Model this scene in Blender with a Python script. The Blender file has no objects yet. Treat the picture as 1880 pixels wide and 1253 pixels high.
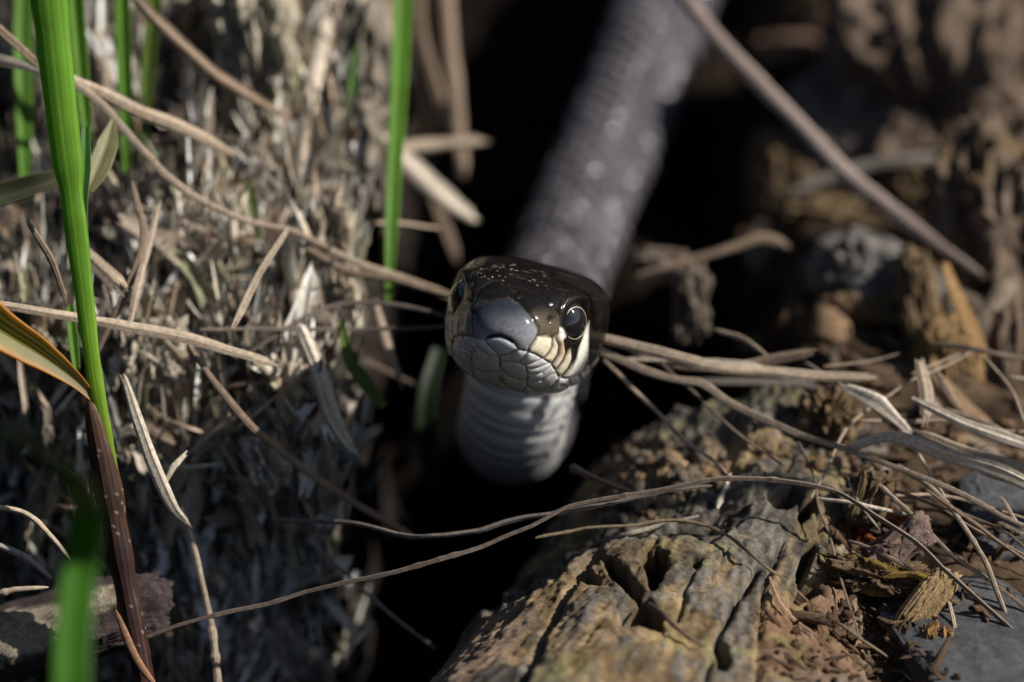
import bpy, math, random
import numpy as np
from mathutils import Vector, Matrix
from mathutils.bvhtree import BVHTree

# ---------------------------------------------------------------- camera, sky, sun, exposure
# The code works in centimetres (CM) and writes metres.
CM = 0.01
PITCH = math.radians(30.0)          # the camera looks down by this angle
DIST = 150.0                        # lens to the plane of focus
KPX = 13.0 / 1880.0                 # one photo pixel at the plane of focus
ZO = 3.0                            # height of the middle of the focus plane
RX = np.array([1.0, 0.0, 0.0])
UP = np.array([0.0, math.sin(PITCH), math.cos(PITCH)])
FW = np.array([0.0, math.cos(PITCH), -math.sin(PITCH)])
OO = np.array([0.0, 0.0, ZO])

scene = bpy.context.scene
col = scene.collection
cam_data = bpy.data.cameras.new('camera')
cam = bpy.data.objects.new('camera', cam_data)
col.objects.link(cam)
cam.location = Vector((OO - FW * DIST) * CM)
cam.rotation_euler = (math.pi / 2 - PITCH, 0, 0)
cam_data.sensor_width = 36.0
cam_data.lens = 36.0 * DIST / 13.0
cam_data.clip_start = 0.05
cam_data.clip_end = 200.0
cam_data.dof.use_dof = True
cam_data.dof.focus_distance = DIST * CM
cam_data.dof.aperture_fstop = cam_data.lens / 39.0
scene.camera = cam

SUN_DIR = 0.75 * RX + 0.48 * UP - 0.36 * FW
SUN_DIR /= np.linalg.norm(SUN_DIR)
sun_elev = math.asin(SUN_DIR[2])
sun_azim = math.atan2(SUN_DIR[0], SUN_DIR[1])
world = bpy.data.worlds.new('World')
scene.world = world
world.use_nodes = True
wn = world.node_tree
wn.nodes.clear()
sky = wn.nodes.new('ShaderNodeTexSky')
sky.sky_type = 'NISHITA'
sky.sun_disc = False
sky.sun_elevation = sun_elev
sky.sun_rotation = sun_azim
bg = wn.nodes.new('ShaderNodeBackground')
bg.inputs['Strength'].default_value = 0.05
wo = wn.nodes.new('ShaderNodeOutputWorld')
wn.links.new(sky.outputs[0], bg.inputs[0])
wn.links.new(bg.outputs[0], wo.inputs[0])
sun_data = bpy.data.lights.new('sun', 'SUN')
sun_data.energy = 5.0
sun_data.angle = math.radians(0.53)
sun_data.color = (1.0, 0.955, 0.89)
sun = bpy.data.objects.new('sun', sun_data)
col.objects.link(sun)
sun.rotation_euler = Vector(SUN_DIR).to_track_quat('Z', 'Y').to_euler()
scene.view_settings.view_transform = 'Standard'
scene.view_settings.look = 'None'
scene.view_settings.exposure = 0.42
scene.view_settings.gamma = 1.0
scene.view_settings.use_curve_mapping = False
scene.render.engine = 'CYCLES'
scene.cycles.use_denoising = True
scene.cycles.max_bounces = 6
scene.cycles.caustics_reflective = False
scene.cycles.caustics_refractive = False

# ---------------------------------------------------------------- helpers
rng = np.random.default_rng(7)
random.seed(7)

def C(px, py, w):
    """photo pixel + depth behind the plane of focus -> world point (cm)"""
    px = np.asarray(px, float); py = np.asarray(py, float); w = np.asarray(w, float)
    k = KPX * (1 + w / DIST)
    return (OO + ((px - 940.0) * k)[..., None] * RX + ((626.5 - py) * k)[..., None] * UP + w[..., None] * FW)

def PX(P):
    q = P - OO
    w = q @ FW
    k = KPX * (1 + w / DIST)
    return 940.0 + (q @ RX) / k, 626.5 - (q @ UP) / k, w

def _hash(ix, iy, iz, seed):
    h = (ix.astype(np.int64) * 374761393 + iy.astype(np.int64) * 668265263 + iz.astype(np.int64) * 2147483647 + seed * 974711) & 0xFFFFFFFF
    h = ((h ^ (h >> 13)) * 1274126177) & 0xFFFFFFFF
    h = ((h ^ (h >> 16)) * 2246822519) & 0xFFFFFFFF
    return ((h ^ (h >> 15)) & 0xFFFFFF) / float(0xFFFFFF)

def vnoise(P, seed=0):
    """smooth value noise, -1..1, P is (N,3)"""
    i = np.floor(P).astype(np.int64); f = P - i
    f = f * f * f * (f * (f * 6 - 15) + 10)
    r = 0
    for dx in (0, 1):
        wx = f[:, 0] if dx else 1 - f[:, 0]
        for dy in (0, 1):
            wy = f[:, 1] if dy else 1 - f[:, 1]
            for dz in (0, 1):
                wz = f[:, 2] if dz else 1 - f[:, 2]
                r = r + wx * wy * wz * _hash(i[:, 0] + dx, i[:, 1] + dy, i[:, 2] + dz, seed)
    return r * 2 - 1

def fbm(P, octaves=4, seed=0, gain=0.5):
    a, s, t = 1.0, 0.0, 0.0
    P = np.array(P, float)
    for o in range(octaves):
        s = s + a * vnoise(P * (2.03 ** o) + o * 17.3, seed + o * 31); t += a; a *= gain
    return s / t

def sstep(a, b, x):
    t = np.clip((x - a) / (b - a), 0, 1)
    return t * t * (3 - 2 * t)

def mix(a, b, t):
    a = np.asarray(a, float); b = np.asarray(b, float)
    t = np.asarray(t)[..., None]
    return a * (1 - t) + b * t

def grid_faces(nu, nv, wrap=False):
    """quads of a grid whose vertex (i,j) is i*nv+j; wrap closes j"""
    i = np.arange(nu - 1)[:, None]; j = np.arange(nv if wrap else nv - 1)[None, :]
    j2 = (j + 1) % nv
    return np.stack([i * nv + j, i * nv + j2, (i + 1) * nv + j2, (i + 1) * nv + j], -1).reshape(-1, 4)

def mesh_data(name, V, F, colr=None, smooth=True, mat=None):
    me = bpy.data.meshes.new(name)
    V = np.asarray(V, np.float32) * CM
    if isinstance(F, np.ndarray):
        n, k = F.shape
        me.vertices.add(len(V)); me.vertices.foreach_set('co', V.ravel())
        me.loops.add(n * k); me.loops.foreach_set('vertex_index', np.ascontiguousarray(F, np.int32).ravel())
        me.polygons.add(n)
        me.polygons.foreach_set('loop_start', np.arange(0, n * k, k, dtype=np.int32))
        me.polygons.foreach_set('loop_total', np.full(n, k, np.int32))
        me.update(calc_edges=True)
        me.validate()
    else:
        me.from_pydata([tuple(v) for v in V.tolist()], [], F)
    if colr is not None:
        c = np.asarray(colr, np.float32)
        if c.ndim == 1:
            c = np.tile(c, (len(V), 1))
        if c.shape[1] == 3:
            c = np.concatenate([c, np.ones((len(c), 1), np.float32)], 1)
        at = me.attributes.new('Col', 'FLOAT_COLOR', 'POINT')
        at.data.foreach_set('color', np.ascontiguousarray(c, np.float32).ravel())
    if smooth:
        me.polygons.foreach_set('use_smooth', np.ones(len(me.polygons), bool))
    if mat:
        me.materials.append(mat)
    return me

def add(name, me, parent=None, label=None, category=None, group=None, kind=None, loc=None):
    o = bpy.data.objects.new(name, me)
    col.objects.link(o)
    if parent is not None:
        o.parent = parent
    if loc is not None:
        o.location = Vector(np.asarray(loc) * CM)
    if label: o['label'] = label
    if category: o['category'] = category
    if group: o['group'] = group
    if kind: o['kind'] = kind
    return o

def obj(name, V, F, colr, mat, parent=None, smooth=True, **kw):
    """a mesh whose origin is at its own base, so that it is placed where it stands"""
    V = np.asarray(V, float)
    if parent is None:
        base = np.array([(V[:, 0].min() + V[:, 0].max()) / 2, (V[:, 1].min() + V[:, 1].max()) / 2, V[:, 2].min()])
    else:
        base = np.zeros(3)
        p = parent
        while p is not None:
            base = base + np.array(p.location) / CM
            p = p.parent
    if parent is None:
        return add(name, mesh_data(name, V - base, F, colr, smooth, mat), None, loc=base, **kw)
    return add(name, mesh_data(name, V - base, F, colr, smooth, mat), parent, **kw)

def empty(name, loc, label, category, group=None):
    return add(name, None, None, label, category, group, None, loc)

# ---------------------------------------------------------------- materials
def vmat(name, rough=0.6, spec=0.35, scale=40.0, amount=0.35, bump=0.0, bump_scale=120.0, stretch=(1, 1, 1), coat=0.0,
         transl=0.0, rand=0.0, coat_rough=0.12, rough_var=0.0, detail=6.0, coat_attr=False):
    """vertex colour x procedural mottling, with fine procedural relief; texture space is object space in cm"""
    m = bpy.data.materials.new(name); m.use_nodes = True
    nt = m.node_tree; N = nt.nodes; L = nt.links
    bs = N['Principled BSDF']; out = N['Material Output']
    tc = N.new('ShaderNodeTexCoord'); mp = N.new('ShaderNodeMapping')
    mp.inputs['Scale'].default_value = (100 * stretch[0], 100 * stretch[1], 100 * stretch[2])
    L.new(tc.outputs['Object'], mp.inputs['Vector'])
    at = N.new('ShaderNodeAttribute'); at.attribute_name = 'Col'
    n1 = N.new('ShaderNodeTexNoise'); n1.inputs['Scale'].default_value = scale; n1.inputs['Detail'].default_value = detail
    n1.inputs['Roughness'].default_value = 0.65
    L.new(mp.outputs[0], n1.inputs['Vector'])
    mr = N.new('ShaderNodeMapRange'); mr.inputs[1].default_value = 0.25; mr.inputs[2].default_value = 0.75
    mr.inputs[3].default_value = 1 - amount; mr.inputs[4].default_value = 1 + amount
    L.new(n1.outputs[0], mr.inputs[0])
    vm = N.new('ShaderNodeVectorMath'); vm.operation = 'SCALE'
    L.new(at.outputs['Color'], vm.inputs[0]); L.new(mr.outputs[0], vm.inputs['Scale'])
    colour = vm.outputs[0]
    if rand:
        oi = N.new('ShaderNodeObjectInfo')
        m2 = N.new('ShaderNodeMapRange'); m2.inputs[3].default_value = 1 - rand; m2.inputs[4].default_value = 1 + rand
        L.new(oi.outputs['Random'], m2.inputs[0])
        v2 = N.new('ShaderNodeVectorMath'); v2.operation = 'SCALE'
        L.new(colour, v2.inputs[0]); L.new(m2.outputs[0], v2.inputs['Scale'])
        colour = v2.outputs[0]
    L.new(colour, bs.inputs['Base Color'])
    bs.inputs['Roughness'].default_value = rough
    if rough_var:
        m3 = N.new('ShaderNodeMapRange'); m3.inputs[1].default_value = 0.3; m3.inputs[2].default_value = 0.7
        m3.inputs[3].default_value = rough - rough_var; m3.inputs[4].default_value = rough + rough_var
        L.new(n1.outputs[0], m3.inputs[0]); L.new(m3.outputs[0], bs.inputs['Roughness'])
    bs.inputs['Specular IOR Level'].default_value = spec
    bs.inputs['Coat Weight'].default_value = coat
    bs.inputs['Coat Roughness'].default_value = coat_rough
    if coat_attr:
        L.new(at.outputs['Alpha'], bs.inputs['Coat Weight'])
    if bump:
        n2 = N.new('ShaderNodeTexNoise'); n2.inputs['Scale'].default_value = bump_scale; n2.inputs['Detail'].default_value = 5.0
        n2.inputs['Roughness'].default_value = 0.7
        L.new(mp.outputs[0], n2.inputs['Vector'])
        bp = N.new('ShaderNodeBump'); bp.inputs['Strength'].default_value = 1.0; bp.inputs['Distance'].default_value = bump * CM
        L.new(n2.outputs[0], bp.inputs['Height']); L.new(bp.outputs[0], bs.inputs['Normal'])
    if transl:
        tr = N.new('ShaderNodeBsdfTranslucent'); L.new(colour, tr.inputs['Color'])
        ms = N.new('ShaderNodeMixShader'); ms.inputs[0].default_value = transl
        L.new(bs.outputs[0], ms.inputs[1]); L.new(tr.outputs[0], ms.inputs[2]); L.new(ms.outputs[0], out.inputs['Surface'])
    return m

M_SOIL = vmat('peat_soil', 0.95, 0.05, 3.0, 0.5, 0.03, 14.0)
M_STRAW = vmat('dead_straw', 0.6, 0.3, 14.0, 0.45, 0.01, 40.0, rand=0.12)
M_LITTER = vmat('bleached_litter', 0.8, 0.15, 7.0, 0.5, 0.03, 18.0)
M_FRAG = vmat('bleached_sheath', 0.7, 0.2, 7.0, 0.35, 0.006, 35.0, rand=0.35, transl=0.15)
M_GREEN = vmat('green_blade', 0.45, 0.4, 5.0, 0.15, 0.002, 60.0, stretch=(1, 1, 0.15), transl=0.5)
M_SHEATH = vmat('brown_sheath', 0.35, 0.5, 8.0, 0.45, 0.004, 40.0, stretch=(1, 1, 0.3))
M_WOOD = vmat('weathered_wood', 0.85, 0.25, 14.0, 0.5, 0.03, 34.0, detail=9.0)
M_CRUMB = vmat('rotten_wood', 0.85, 0.2, 11.0, 0.55, 0.04, 24.0, rand=0.3, detail=9.0)
M_SLATE = vmat('grey_slab', 0.8, 0.25, 9.0, 0.5, 0.012, 60.0, detail=9.0)
M_SKIN = vmat('snake_skin', 0.55, 0.06, 30.0, 0.24, 0.0007, 60.0, coat=1.0, coat_rough=0.13, coat_attr=True)
M_BODY = vmat('snake_scales', 0.42, 0.5, 18.0, 0.2, 0.002, 60.0)
M_EYE = vmat('snake_eye', 0.03, 0.6, 20.0, 0.1, 0.0, coat=1.0, coat_rough=0.02)
M_MOSS = vmat('ochre_moss', 0.8, 0.2, 14.0, 0.5, 0.02, 40.0)

# ---------------------------------------------------------------- curves and strips
def catmull(P, n):
    P = np.asarray(P, float)
    if len(P) == 2:
        return P[0] + (P[1] - P[0]) * np.linspace(0, 1, n)[:, None]
    Q = np.vstack([2 * P[0] - P[1], P, 2 * P[-1] - P[-2]])
    d = np.linalg.norm(np.diff(P, axis=0), axis=1); cum = np.concatenate([[0], np.cumsum(d)])
    s = np.linspace(0, cum[-1], n)
    k = np.clip(np.searchsorted(cum, s, 'right') - 1, 0, len(P) - 2)
    t = ((s - cum[k]) / np.maximum(d[k], 1e-9))[:, None]
    p0, p1, p2, p3 = Q[k], Q[k + 1], Q[k + 2], Q[k + 3]
    return 0.5 * (2 * p1 + (p2 - p0) * t + (2 * p0 - 5 * p1 + 4 * p2 - p3) * t ** 2 + (3 * p1 - p0 - 3 * p2 + p3) * t ** 3)

def frames(P, start_r=None):
    T = np.gradient(P, axis=0); T /= np.linalg.norm(T, axis=1)[:, None] + 1e-12
    R = np.zeros_like(P)
    r = start_r if start_r is not None else np.cross(T[0], -FW)
    r = r - T[0] * (r @ T[0]); r /= np.linalg.norm(r) + 1e-12
    R[0] = r
    for i in range(1, len(P)):
        r = R[i - 1] - T[i] * (R[i - 1] @ T[i]); R[i] = r / (np.linalg.norm(r) + 1e-12)
    return T, R, np.cross(R, T)

def strip(pts, width, colour, n=None, sides=10, flat=0.7, rib=0.10, wob=0.0, ends=(0.5, 0.4), seed=0, streak=0.3, cmap=None, ragged=0.0, kink=0.0, knots=0.0):
    """a swept stem: pts world cm, width cm (scalar or list along), fibre ribs and streaks. returns V,F,colours"""
    P0 = np.asarray(pts, float)
    ln = np.linalg.norm(np.diff(P0, axis=0), axis=1).sum()
    n = n or int(np.clip(ln / 0.09, 10, 140))
    P = catmull(P0, n)
    t = np.linspace(0, 1, n)
    if wob:
        q = np.stack([t * ln * 1.7, np.full(n, seed * 3.1), np.zeros(n)], 1)
        P = P + wob * np.stack([vnoise(q, seed + 1), vnoise(q, seed + 2), vnoise(q, seed + 3)], 1)
    if kink:
        gk = np.random.default_rng(seed + 555)
        m = max(3, int(ln / 0.55)); kk = gk.uniform(-kink, kink, (m, 3)); kk[0] = 0; kk[-1] = 0
        P = P + np.stack([np.interp(t, np.linspace(0, 1, m), kk[:, i]) for i in range(3)], 1)
    T, R, B = frames(P)
    w = np.interp(t, np.linspace(0, 1, len(np.atleast_1d(width))), np.atleast_1d(width)) * 0.5
    q = np.stack([t * ln * 2.5, np.full(n, seed * 1.7), np.ones(n)], 1)
    w = w * (1 + 0.13 * vnoise(q, seed + 5))
    if knots:
        gk = np.random.default_rng(seed + 556)
        for x in gk.uniform(0, 1, max(1, int(ln * 1.3))):
            w = w * (1 + knots * gk.uniform(0.4, 1) * np.exp(-((t - x) * ln / 0.05) ** 2))
    e = ends[0] + (1 - ends[0]) * np.clip(t * ln / 0.12, 0, 1) ** 0.5
    e2 = ends[1] + (1 - ends[1]) * np.clip((1 - t) * ln / 0.12, 0, 1) ** 0.5
    w = w * e * e2
    th = np.linspace(0, 2 * np.pi, sides, endpoint=False)
    g = np.random.default_rng(seed + 99)
    ribs = 1 + rib * g.uniform(-1, 1, sides)
    TT, HH = np.meshgrid(t, th, indexing='ij')
    rr = w[:, None] * ribs[None, :]
    V = P[:, None, :] + (rr * np.cos(HH))[..., None] * R[:, None, :] + (rr * flat * np.sin(HH))[..., None] * B[:, None, :]
    if ragged:
        sh = ragged * g.uniform(-1, 1, sides)
        V[-1] += sh[:, None] * T[-1]; V[0] -= (ragged * g.uniform(0, 1, sides))[:, None] * T[0]
    V = V.reshape(-1, 3)
    F = grid_faces(n, sides, True)
    nn = len(V)
    V = np.vstack([V, P[0][None], P[-1][None]])
    j = np.arange(sides); j2 = (j + 1) % sides
    cap0 = np.stack([np.full(sides, nn), j2, j, j], 1); cap1 = np.stack([np.full(sides, nn + 1), (n - 1) * sides + j, (n - 1) * sides + j2, (n - 1) * sides + j2], 1)
    c = np.asarray(colour, float)
    q = np.stack([np.cos(HH) * 3.5 + seed, np.sin(HH) * 3.5, TT * ln * 0.6], -1).reshape(-1, 3)
    st = 1 + streak * fbm(q, 2, seed + 7)
    q2 = np.stack([TT.ravel() * ln * 0.9, np.full(TT.size, seed * 2.3), np.zeros(TT.size)], 1)
    st = st * (1 + 0.22 * fbm(q2, 2, seed + 8))
    if cmap is not None:
        base = np.array([[np.interp(x, cmap[0], [k[i] for k in cmap[1]]) for i in range(3)] for x in t])
        base = np.repeat(base, sides, 0)
    else:
        base = np.tile(c, (n * sides, 1))
    cc = base * st[:, None]
    cc = np.vstack([cc, cc[:1], cc[-1:]])
    tri = np.vstack([cap0[:, :3], cap1[:, :3]])
    faces = F.tolist() + tri.tolist()
    return V, faces, cc

def pxs(pts):
    return np.array([C(*p) for p in pts])
# ---------------------------------------------------------------- ground: dark peat with a trench, one sheet
def ground_z(x, y):
    P = np.stack([x, y, np.zeros_like(x)], -1).reshape(-1, 3)
    n1 = fbm(P * 0.35, 3, 3).reshape(x.shape); n2 = fbm(P * 1.4, 4, 5).reshape(x.shape)
    z = np.full(x.shape, -5.6)
    z = z + 4.2 * sstep(6.8, 9.8, y + 0.8 * n1)                       # the back of the trench rises under the snake
    right = sstep(2.4, 3.9, x + 0.7 * n1 + 0.12 * (np.clip(y, -6, 3) - 1.0) * -1.0)
    left = sstep(-2.3, -3.3, x + 0.5 * n1)
    zr = 0.0 + 0.35 * n1 + 0.05 * np.clip(y, -10, 4) - 0.5 * sstep(5.0, 9.0, y) * sstep(7.5, 5.0, x)
    z = z * (1 - right) + zr * right
    z = z * (1 - left) + (-3.2 + 0.3 * n1) * left
    far = sstep(14, 60, np.sqrt(x * x + y * y))
    z = z + 0.22 * n2
    z = z * (1 - far) + 0.3 * far
    # unseen bank added behind and to the left to cut low sky light
    bank = np.maximum(sstep(24, 95, y), sstep(-16, -80, x))
    return z + bank * (46.0 + 6.0 * n1)

def build_ground():
    ax = np.concatenate([[-2000, -600, -200, -120, -80, -60, -45, -34, -26, -20, -16, -13], np.arange(-10, 10.01, 0.07), [14, 22, 40, 80, 200, 600, 2000]])
    ay = np.concatenate([[-2000, -600, -200, -80, -40, -20, -12], np.arange(-8, 22.01, 0.09), [24, 28, 34, 42, 52, 64, 80, 100, 140, 200, 600, 2000]])
    X, Y = np.meshgrid(ax, ay, indexing='ij')
    Z = ground_z(X, Y)
    V = np.stack([X, Y, Z], -1).reshape(-1, 3)
    n = fbm(V * 0.8, 4, 11)
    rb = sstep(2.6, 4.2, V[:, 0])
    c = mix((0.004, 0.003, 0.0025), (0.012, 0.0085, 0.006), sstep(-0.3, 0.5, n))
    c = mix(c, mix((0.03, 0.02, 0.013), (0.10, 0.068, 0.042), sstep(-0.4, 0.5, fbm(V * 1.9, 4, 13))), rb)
    F = grid_faces(len(ax), len(ay))[:, ::-1]
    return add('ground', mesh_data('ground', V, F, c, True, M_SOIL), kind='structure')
build_ground()

# ---------------------------------------------------------------- the dead grass tussock on the left
def tussock_w(px, py):
    w = np.interp(py, [-250, 100, 300, 600, 800, 1050, 1250, 1450], [8.0, 5.6, 4.2, 2.3, 2.1, 3.0, 2.8, 2.6])
    return w
def build_tussock():
    px = np.linspace(-260, 760, 330); py = np.linspace(-260, 1420, 520)
    X, Y = np.meshgrid(px, py, indexing='ij')
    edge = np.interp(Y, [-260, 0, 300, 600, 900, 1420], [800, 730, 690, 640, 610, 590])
    q = np.stack([X / 60, Y / 110, np.zeros_like(X)], -1).reshape(-1, 3)
    n1 = fbm(q, 3, 21).reshape(X.shape)
    q2 = np.stack([X / 13, Y / 42, np.zeros_like(X)], -1).reshape(-1, 3)
    n2 = fbm(q2, 3, 23).reshape(X.shape)
    q3 = np.stack([X / 6, Y / 14, np.zeros_like(X)], -1).reshape(-1, 3)
    n3 = fbm(q3, 2, 25).reshape(X.shape)
    w = tussock_w(X, Y) + 1.0 * n1 + 0.45 * n2 + 0.12 * n3 + 0.9
    w = w + 7.0 * sstep(-40, 130, X - edge + 45 * n1) ** 1.3
    w = w + 1.6 * sstep(120, -60, X) * sstep(-200, 300, Y) * 0.6
    V = C(X, Y, w).reshape(-1, 3)
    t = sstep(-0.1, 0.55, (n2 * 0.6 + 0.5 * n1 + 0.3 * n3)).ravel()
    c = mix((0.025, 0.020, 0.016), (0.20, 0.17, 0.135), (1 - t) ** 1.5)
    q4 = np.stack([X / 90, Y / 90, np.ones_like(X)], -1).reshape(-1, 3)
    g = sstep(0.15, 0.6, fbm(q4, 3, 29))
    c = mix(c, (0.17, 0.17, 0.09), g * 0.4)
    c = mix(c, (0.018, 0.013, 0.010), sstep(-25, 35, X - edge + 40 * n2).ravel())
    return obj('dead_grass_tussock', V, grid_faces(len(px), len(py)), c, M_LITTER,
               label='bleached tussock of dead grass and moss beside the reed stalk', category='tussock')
TUSSOCK = build_tussock()

# ---------------------------------------------------------------- the rotten log
def seg_dist(px, py, poly):
    """distance (px) to a polyline"""
    d = np.full(np.shape(px), 1e9)
    for (x0, y0), (x1, y1) in zip(poly[:-1], poly[1:]):
        dx, dy = x1 - x0, y1 - y0
        t = np.clip(((px - x0) * dx + (py - y0) * dy) / (dx * dx + dy * dy + 1e-9), 0, 1)
        d = np.minimum(d, np.hypot(px - x0 - t * dx, py - y0 - t * dy))
    return d

def in_poly(px, py, poly, soft=3.0):
    """soft inside mask of a polygon"""
    ins = np.zeros(np.shape(px), bool)
    n = len(poly)
    for i in range(n):
        x0, y0 = poly[i]; x1, y1 = poly[(i + 1) % n]
        c = ((y0 > py) != (y1 > py)) & (px < (x1 - x0) * (py - y0) / (y1 - y0 + 1e-9) + x0)
        ins ^= c
    d = seg_dist(px, py, list(poly) + [poly[0]])
    return sstep(-soft, soft, np.where(ins, d, -d))

LOG_A = np.array([0.30, -9.5, 0.0]); LOG_B = np.array([3.45, 3.5, 0.0])
LOG_DIR = (LOG_B - LOG_A) / np.linalg.norm(LOG_B - LOG_A)
LOG_SIDE = np.array([LOG_DIR[1], -LOG_DIR[0], 0.0])
LOG_LEN = np.linalg.norm(LOG_B - LOG_A)
def build_log():
    nu, nt = 620, 440
    u = np.concatenate([np.linspace(0, 0.42, 120, endpoint=False), np.linspace(0.42, 1.0, nu - 120)]) * LOG_LEN
    tt = np.linspace(-1, 1, nt)
    phi = np.radians(195) * np.sign(tt) * (0.62 * np.abs(tt) + 0.38 * np.abs(tt) ** 3) / 1.083   # 0 = straight up
    U, PH = np.meshgrid(u, phi, indexing='ij')
    rad = np.interp(u, [0, 4, 8, LOG_LEN], [5.2, 4.7, 3.45, 2.8])[:, None]
    zc = np.interp(u, [0, 4, 8, LOG_LEN], [-4.25, -3.83, -2.78, -2.15])[:, None]
    # uneven end: the log breaks off at different lengths round its rim
    q = np.stack([np.cos(PH) * 2.2, np.sin(PH) * 2.2, np.zeros_like(PH)], -1).reshape(-1, 3)
    ragged = 0.6 * fbm(q, 3, 41).reshape(PH.shape)
    Ue = U + ragged * sstep(LOG_LEN - 3.0, LOG_LEN, U)
    end = sstep(LOG_LEN - 0.7, LOG_LEN, U)
    A = PH * 2.8                                                    # arc length on the top (cm)
    # relief: fibres along the log, layers that break off, cracks, knot holes
    f1 = fbm(np.stack([A * 1.1, Ue * 0.28, np.zeros_like(A)], -1).reshape(-1, 3), 3, 43).reshape(A.shape)
    f2 = fbm(np.stack([A * 5.5, Ue * 0.9, np.zeros_like(A)], -1).reshape(-1, 3), 4, 47).reshape(A.shape)
    f3 = fbm(np.stack([A * 14.0, Ue * 3.5, np.zeros_like(A)], -1).reshape(-1, 3), 3, 49).reshape(A.shape)
    lay = fbm(np.stack([A * 0.9, Ue * 0.8, np.zeros_like(A) + 3], -1).reshape(-1, 3), 4, 53).reshape(A.shape)
    layer = sstep(-0.02, 0.03, lay) * 0.5 + sstep(0.17, 0.20, lay) * 0.5 + sstep(-0.25, -0.2, lay) * 0.4
    crack = np.abs(fbm(np.stack([A * 1.0, Ue * 0.22, np.zeros_like(A) + 9], -1).reshape(-1, 3), 3, 59).reshape(A.shape))
    crack = np.exp(-(crack / 0.014) ** 2)
    r0 = rad * (1 + 0.028 * f1)
    def place(r, Uq):
        return LOG_A + Uq[..., None] * LOG_DIR + (r * np.sin(PH))[..., None] * LOG_SIDE + (zc + r * np.cos(PH))[..., None] * np.array([0, 0, 1.0])
    P0 = place(r0, Ue)
    px, py, _ = PX(P0.reshape(-1, 3)); px = px.reshape(A.shape); py = py.reshape(A.shape)
    # hand-placed features
    jit = 9 * f2 + 5 * f3
    hole = np.zeros(A.shape)
    def h(poly, depth, soft=5):
        nonlocal hole
        hole = np.maximum(hole, depth * in_poly(px + jit, py + 0.7 * jit, poly, soft))
    h([(1180, 1022), (1205, 1006), (1226, 1016), (1228, 1042), (1214, 1066), (1200, 1082), (1190, 1060), (1184, 1040)], 0.75)
    h([(1140, 1120), (1165, 1104), (1196, 1102), (1212, 1124), (1205, 1150), (1165, 1144), (1130, 1140)], 0.5)
    h([(1108, 1030), (1140, 1050), (1160, 1066), (1182, 1086), (1170, 1100), (1146, 1080), (1120, 1056)], 0.35)
    h([(1462, 936), (1490, 938), (1492, 962), (1466, 968)], 0.7, 4)
    h([(1412, 908), (1455, 905), (1462, 935), (1420, 936)], 0.35)
    h([(1480, 1000), (1494, 1002), (1474, 1064), (1505, 1072), (1512, 1096), (1464, 1106), (1463, 1050)], 0.55)
    h([(1068, 1050), (1095, 1060), (1098, 1072), (1074, 1070)], 0.2)
    h([(1270, 1022), (1288, 1026), (1284, 1040), (1272, 1036)], 0.25)
    h([(1520, 980), (1540, 975), (1536, 1002), (1518, 996)], 0.25)
    h([(1320, 1160), (1338, 1190), (1336, 1232), (1322, 1228)], 0.3)
    groove = np.zeros(A.shape)
    for poly, wd, dp in (([(1286, 1036), (1262, 1080), (1238, 1132)], 6, 0.14), ([(1390, 1050), (1350, 1110), (1318, 1175), (1300, 1253)], 9, 0.28),
                         ([(1100, 1028), (1060, 1062), (1020, 1130), (985, 1200), (960, 1253)], 12, 0.34), 
                         ([(1495, 960), (1505, 1000), (1525, 1018)], 4, 0.16), 
                         ([(1440, 1000), (1410, 1060), (1400, 1150), (1390, 1253)], 7, 0.2), ([(1560, 880), (1540, 930), (1530, 980)], 6, 0.2)):
        groove = np.maximum(groove, 0.62 * dp * np.exp(-(seg_dist(px + 0.9 * jit, py, poly) / (0.6 * wd)) ** 2))
    bulge = 0.10 * np.exp(-(((px - 1150) / 38) ** 2 + ((py - 1035) / 45) ** 2)) + 0.2 * np.exp(-(((px - 1500) / 55) ** 2 + ((py - 940) / 45) ** 2)) \
        + 0.08 * np.exp(-(((px - 1060) / 42) ** 2 + ((py - 1095) / 50) ** 2))
    # the upper layer stops short of the end: a step down towards the far rim
    rim = np.interp(px, [900, 1000, 1080, 1150, 1220, 1300, 1360, 1420, 1700], [1120, 1062, 1010, 985, 975, 985, 960, 905, 870])
    back = sstep(14, -16, py - rim + jit)
    crumble0 = fbm(np.stack([A * 3.0, Ue * 2.2, np.zeros_like(A) + 1], -1).reshape(-1, 3), 4, 60).reshape(A.shape)
    f4 = fbm(np.stack([A * 26.0, Ue * 17.0, np.zeros_like(A)], -1).reshape(-1, 3), 2, 51).reshape(A.shape)
    disp = 0.028 * f2 + 0.03 * f3 + 0.02 * f4 + 0.05 * (layer - 0.7) - 0.035 * crack + 0.035 * crumble0 - hole - groove + bulge - 0.26 * back * (1 - sstep(1320, 1400, px))
    crumble = fbm(np.stack([A * 4.0, Ue * 4.0, np.zeros_like(A)], -1).reshape(-1, 3), 3, 61).reshape(A.shape)
    disp = disp + 0.13 * crumble * np.maximum(back, sstep(1380, 1480, px) * 0.7)
    r = r0 + disp
    r = r * (1 - end) + 0.02 * end
    V = place(r, Ue).reshape(-1, 3)
    # colours of the wood: grey weathered skin, ochre where it is freshly broken, moss, darker brown in the holes
    g = sstep(-0.45, 0.1, (layer - 0.7) * 0.5 + f2 * 0.5 + 0.5 * f3).ravel()
    grey = mix((0.055, 0.048, 0.040), (0.140, 0.122, 0.098), sstep(-0.4, 0.4, f3).ravel())
    ochre = mix((0.19, 0.125, 0.058), (0.29, 0.205, 0.11), sstep(-0.3, 0.3, crumble).ravel())
    c = mix(ochre, grey, g)
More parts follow.
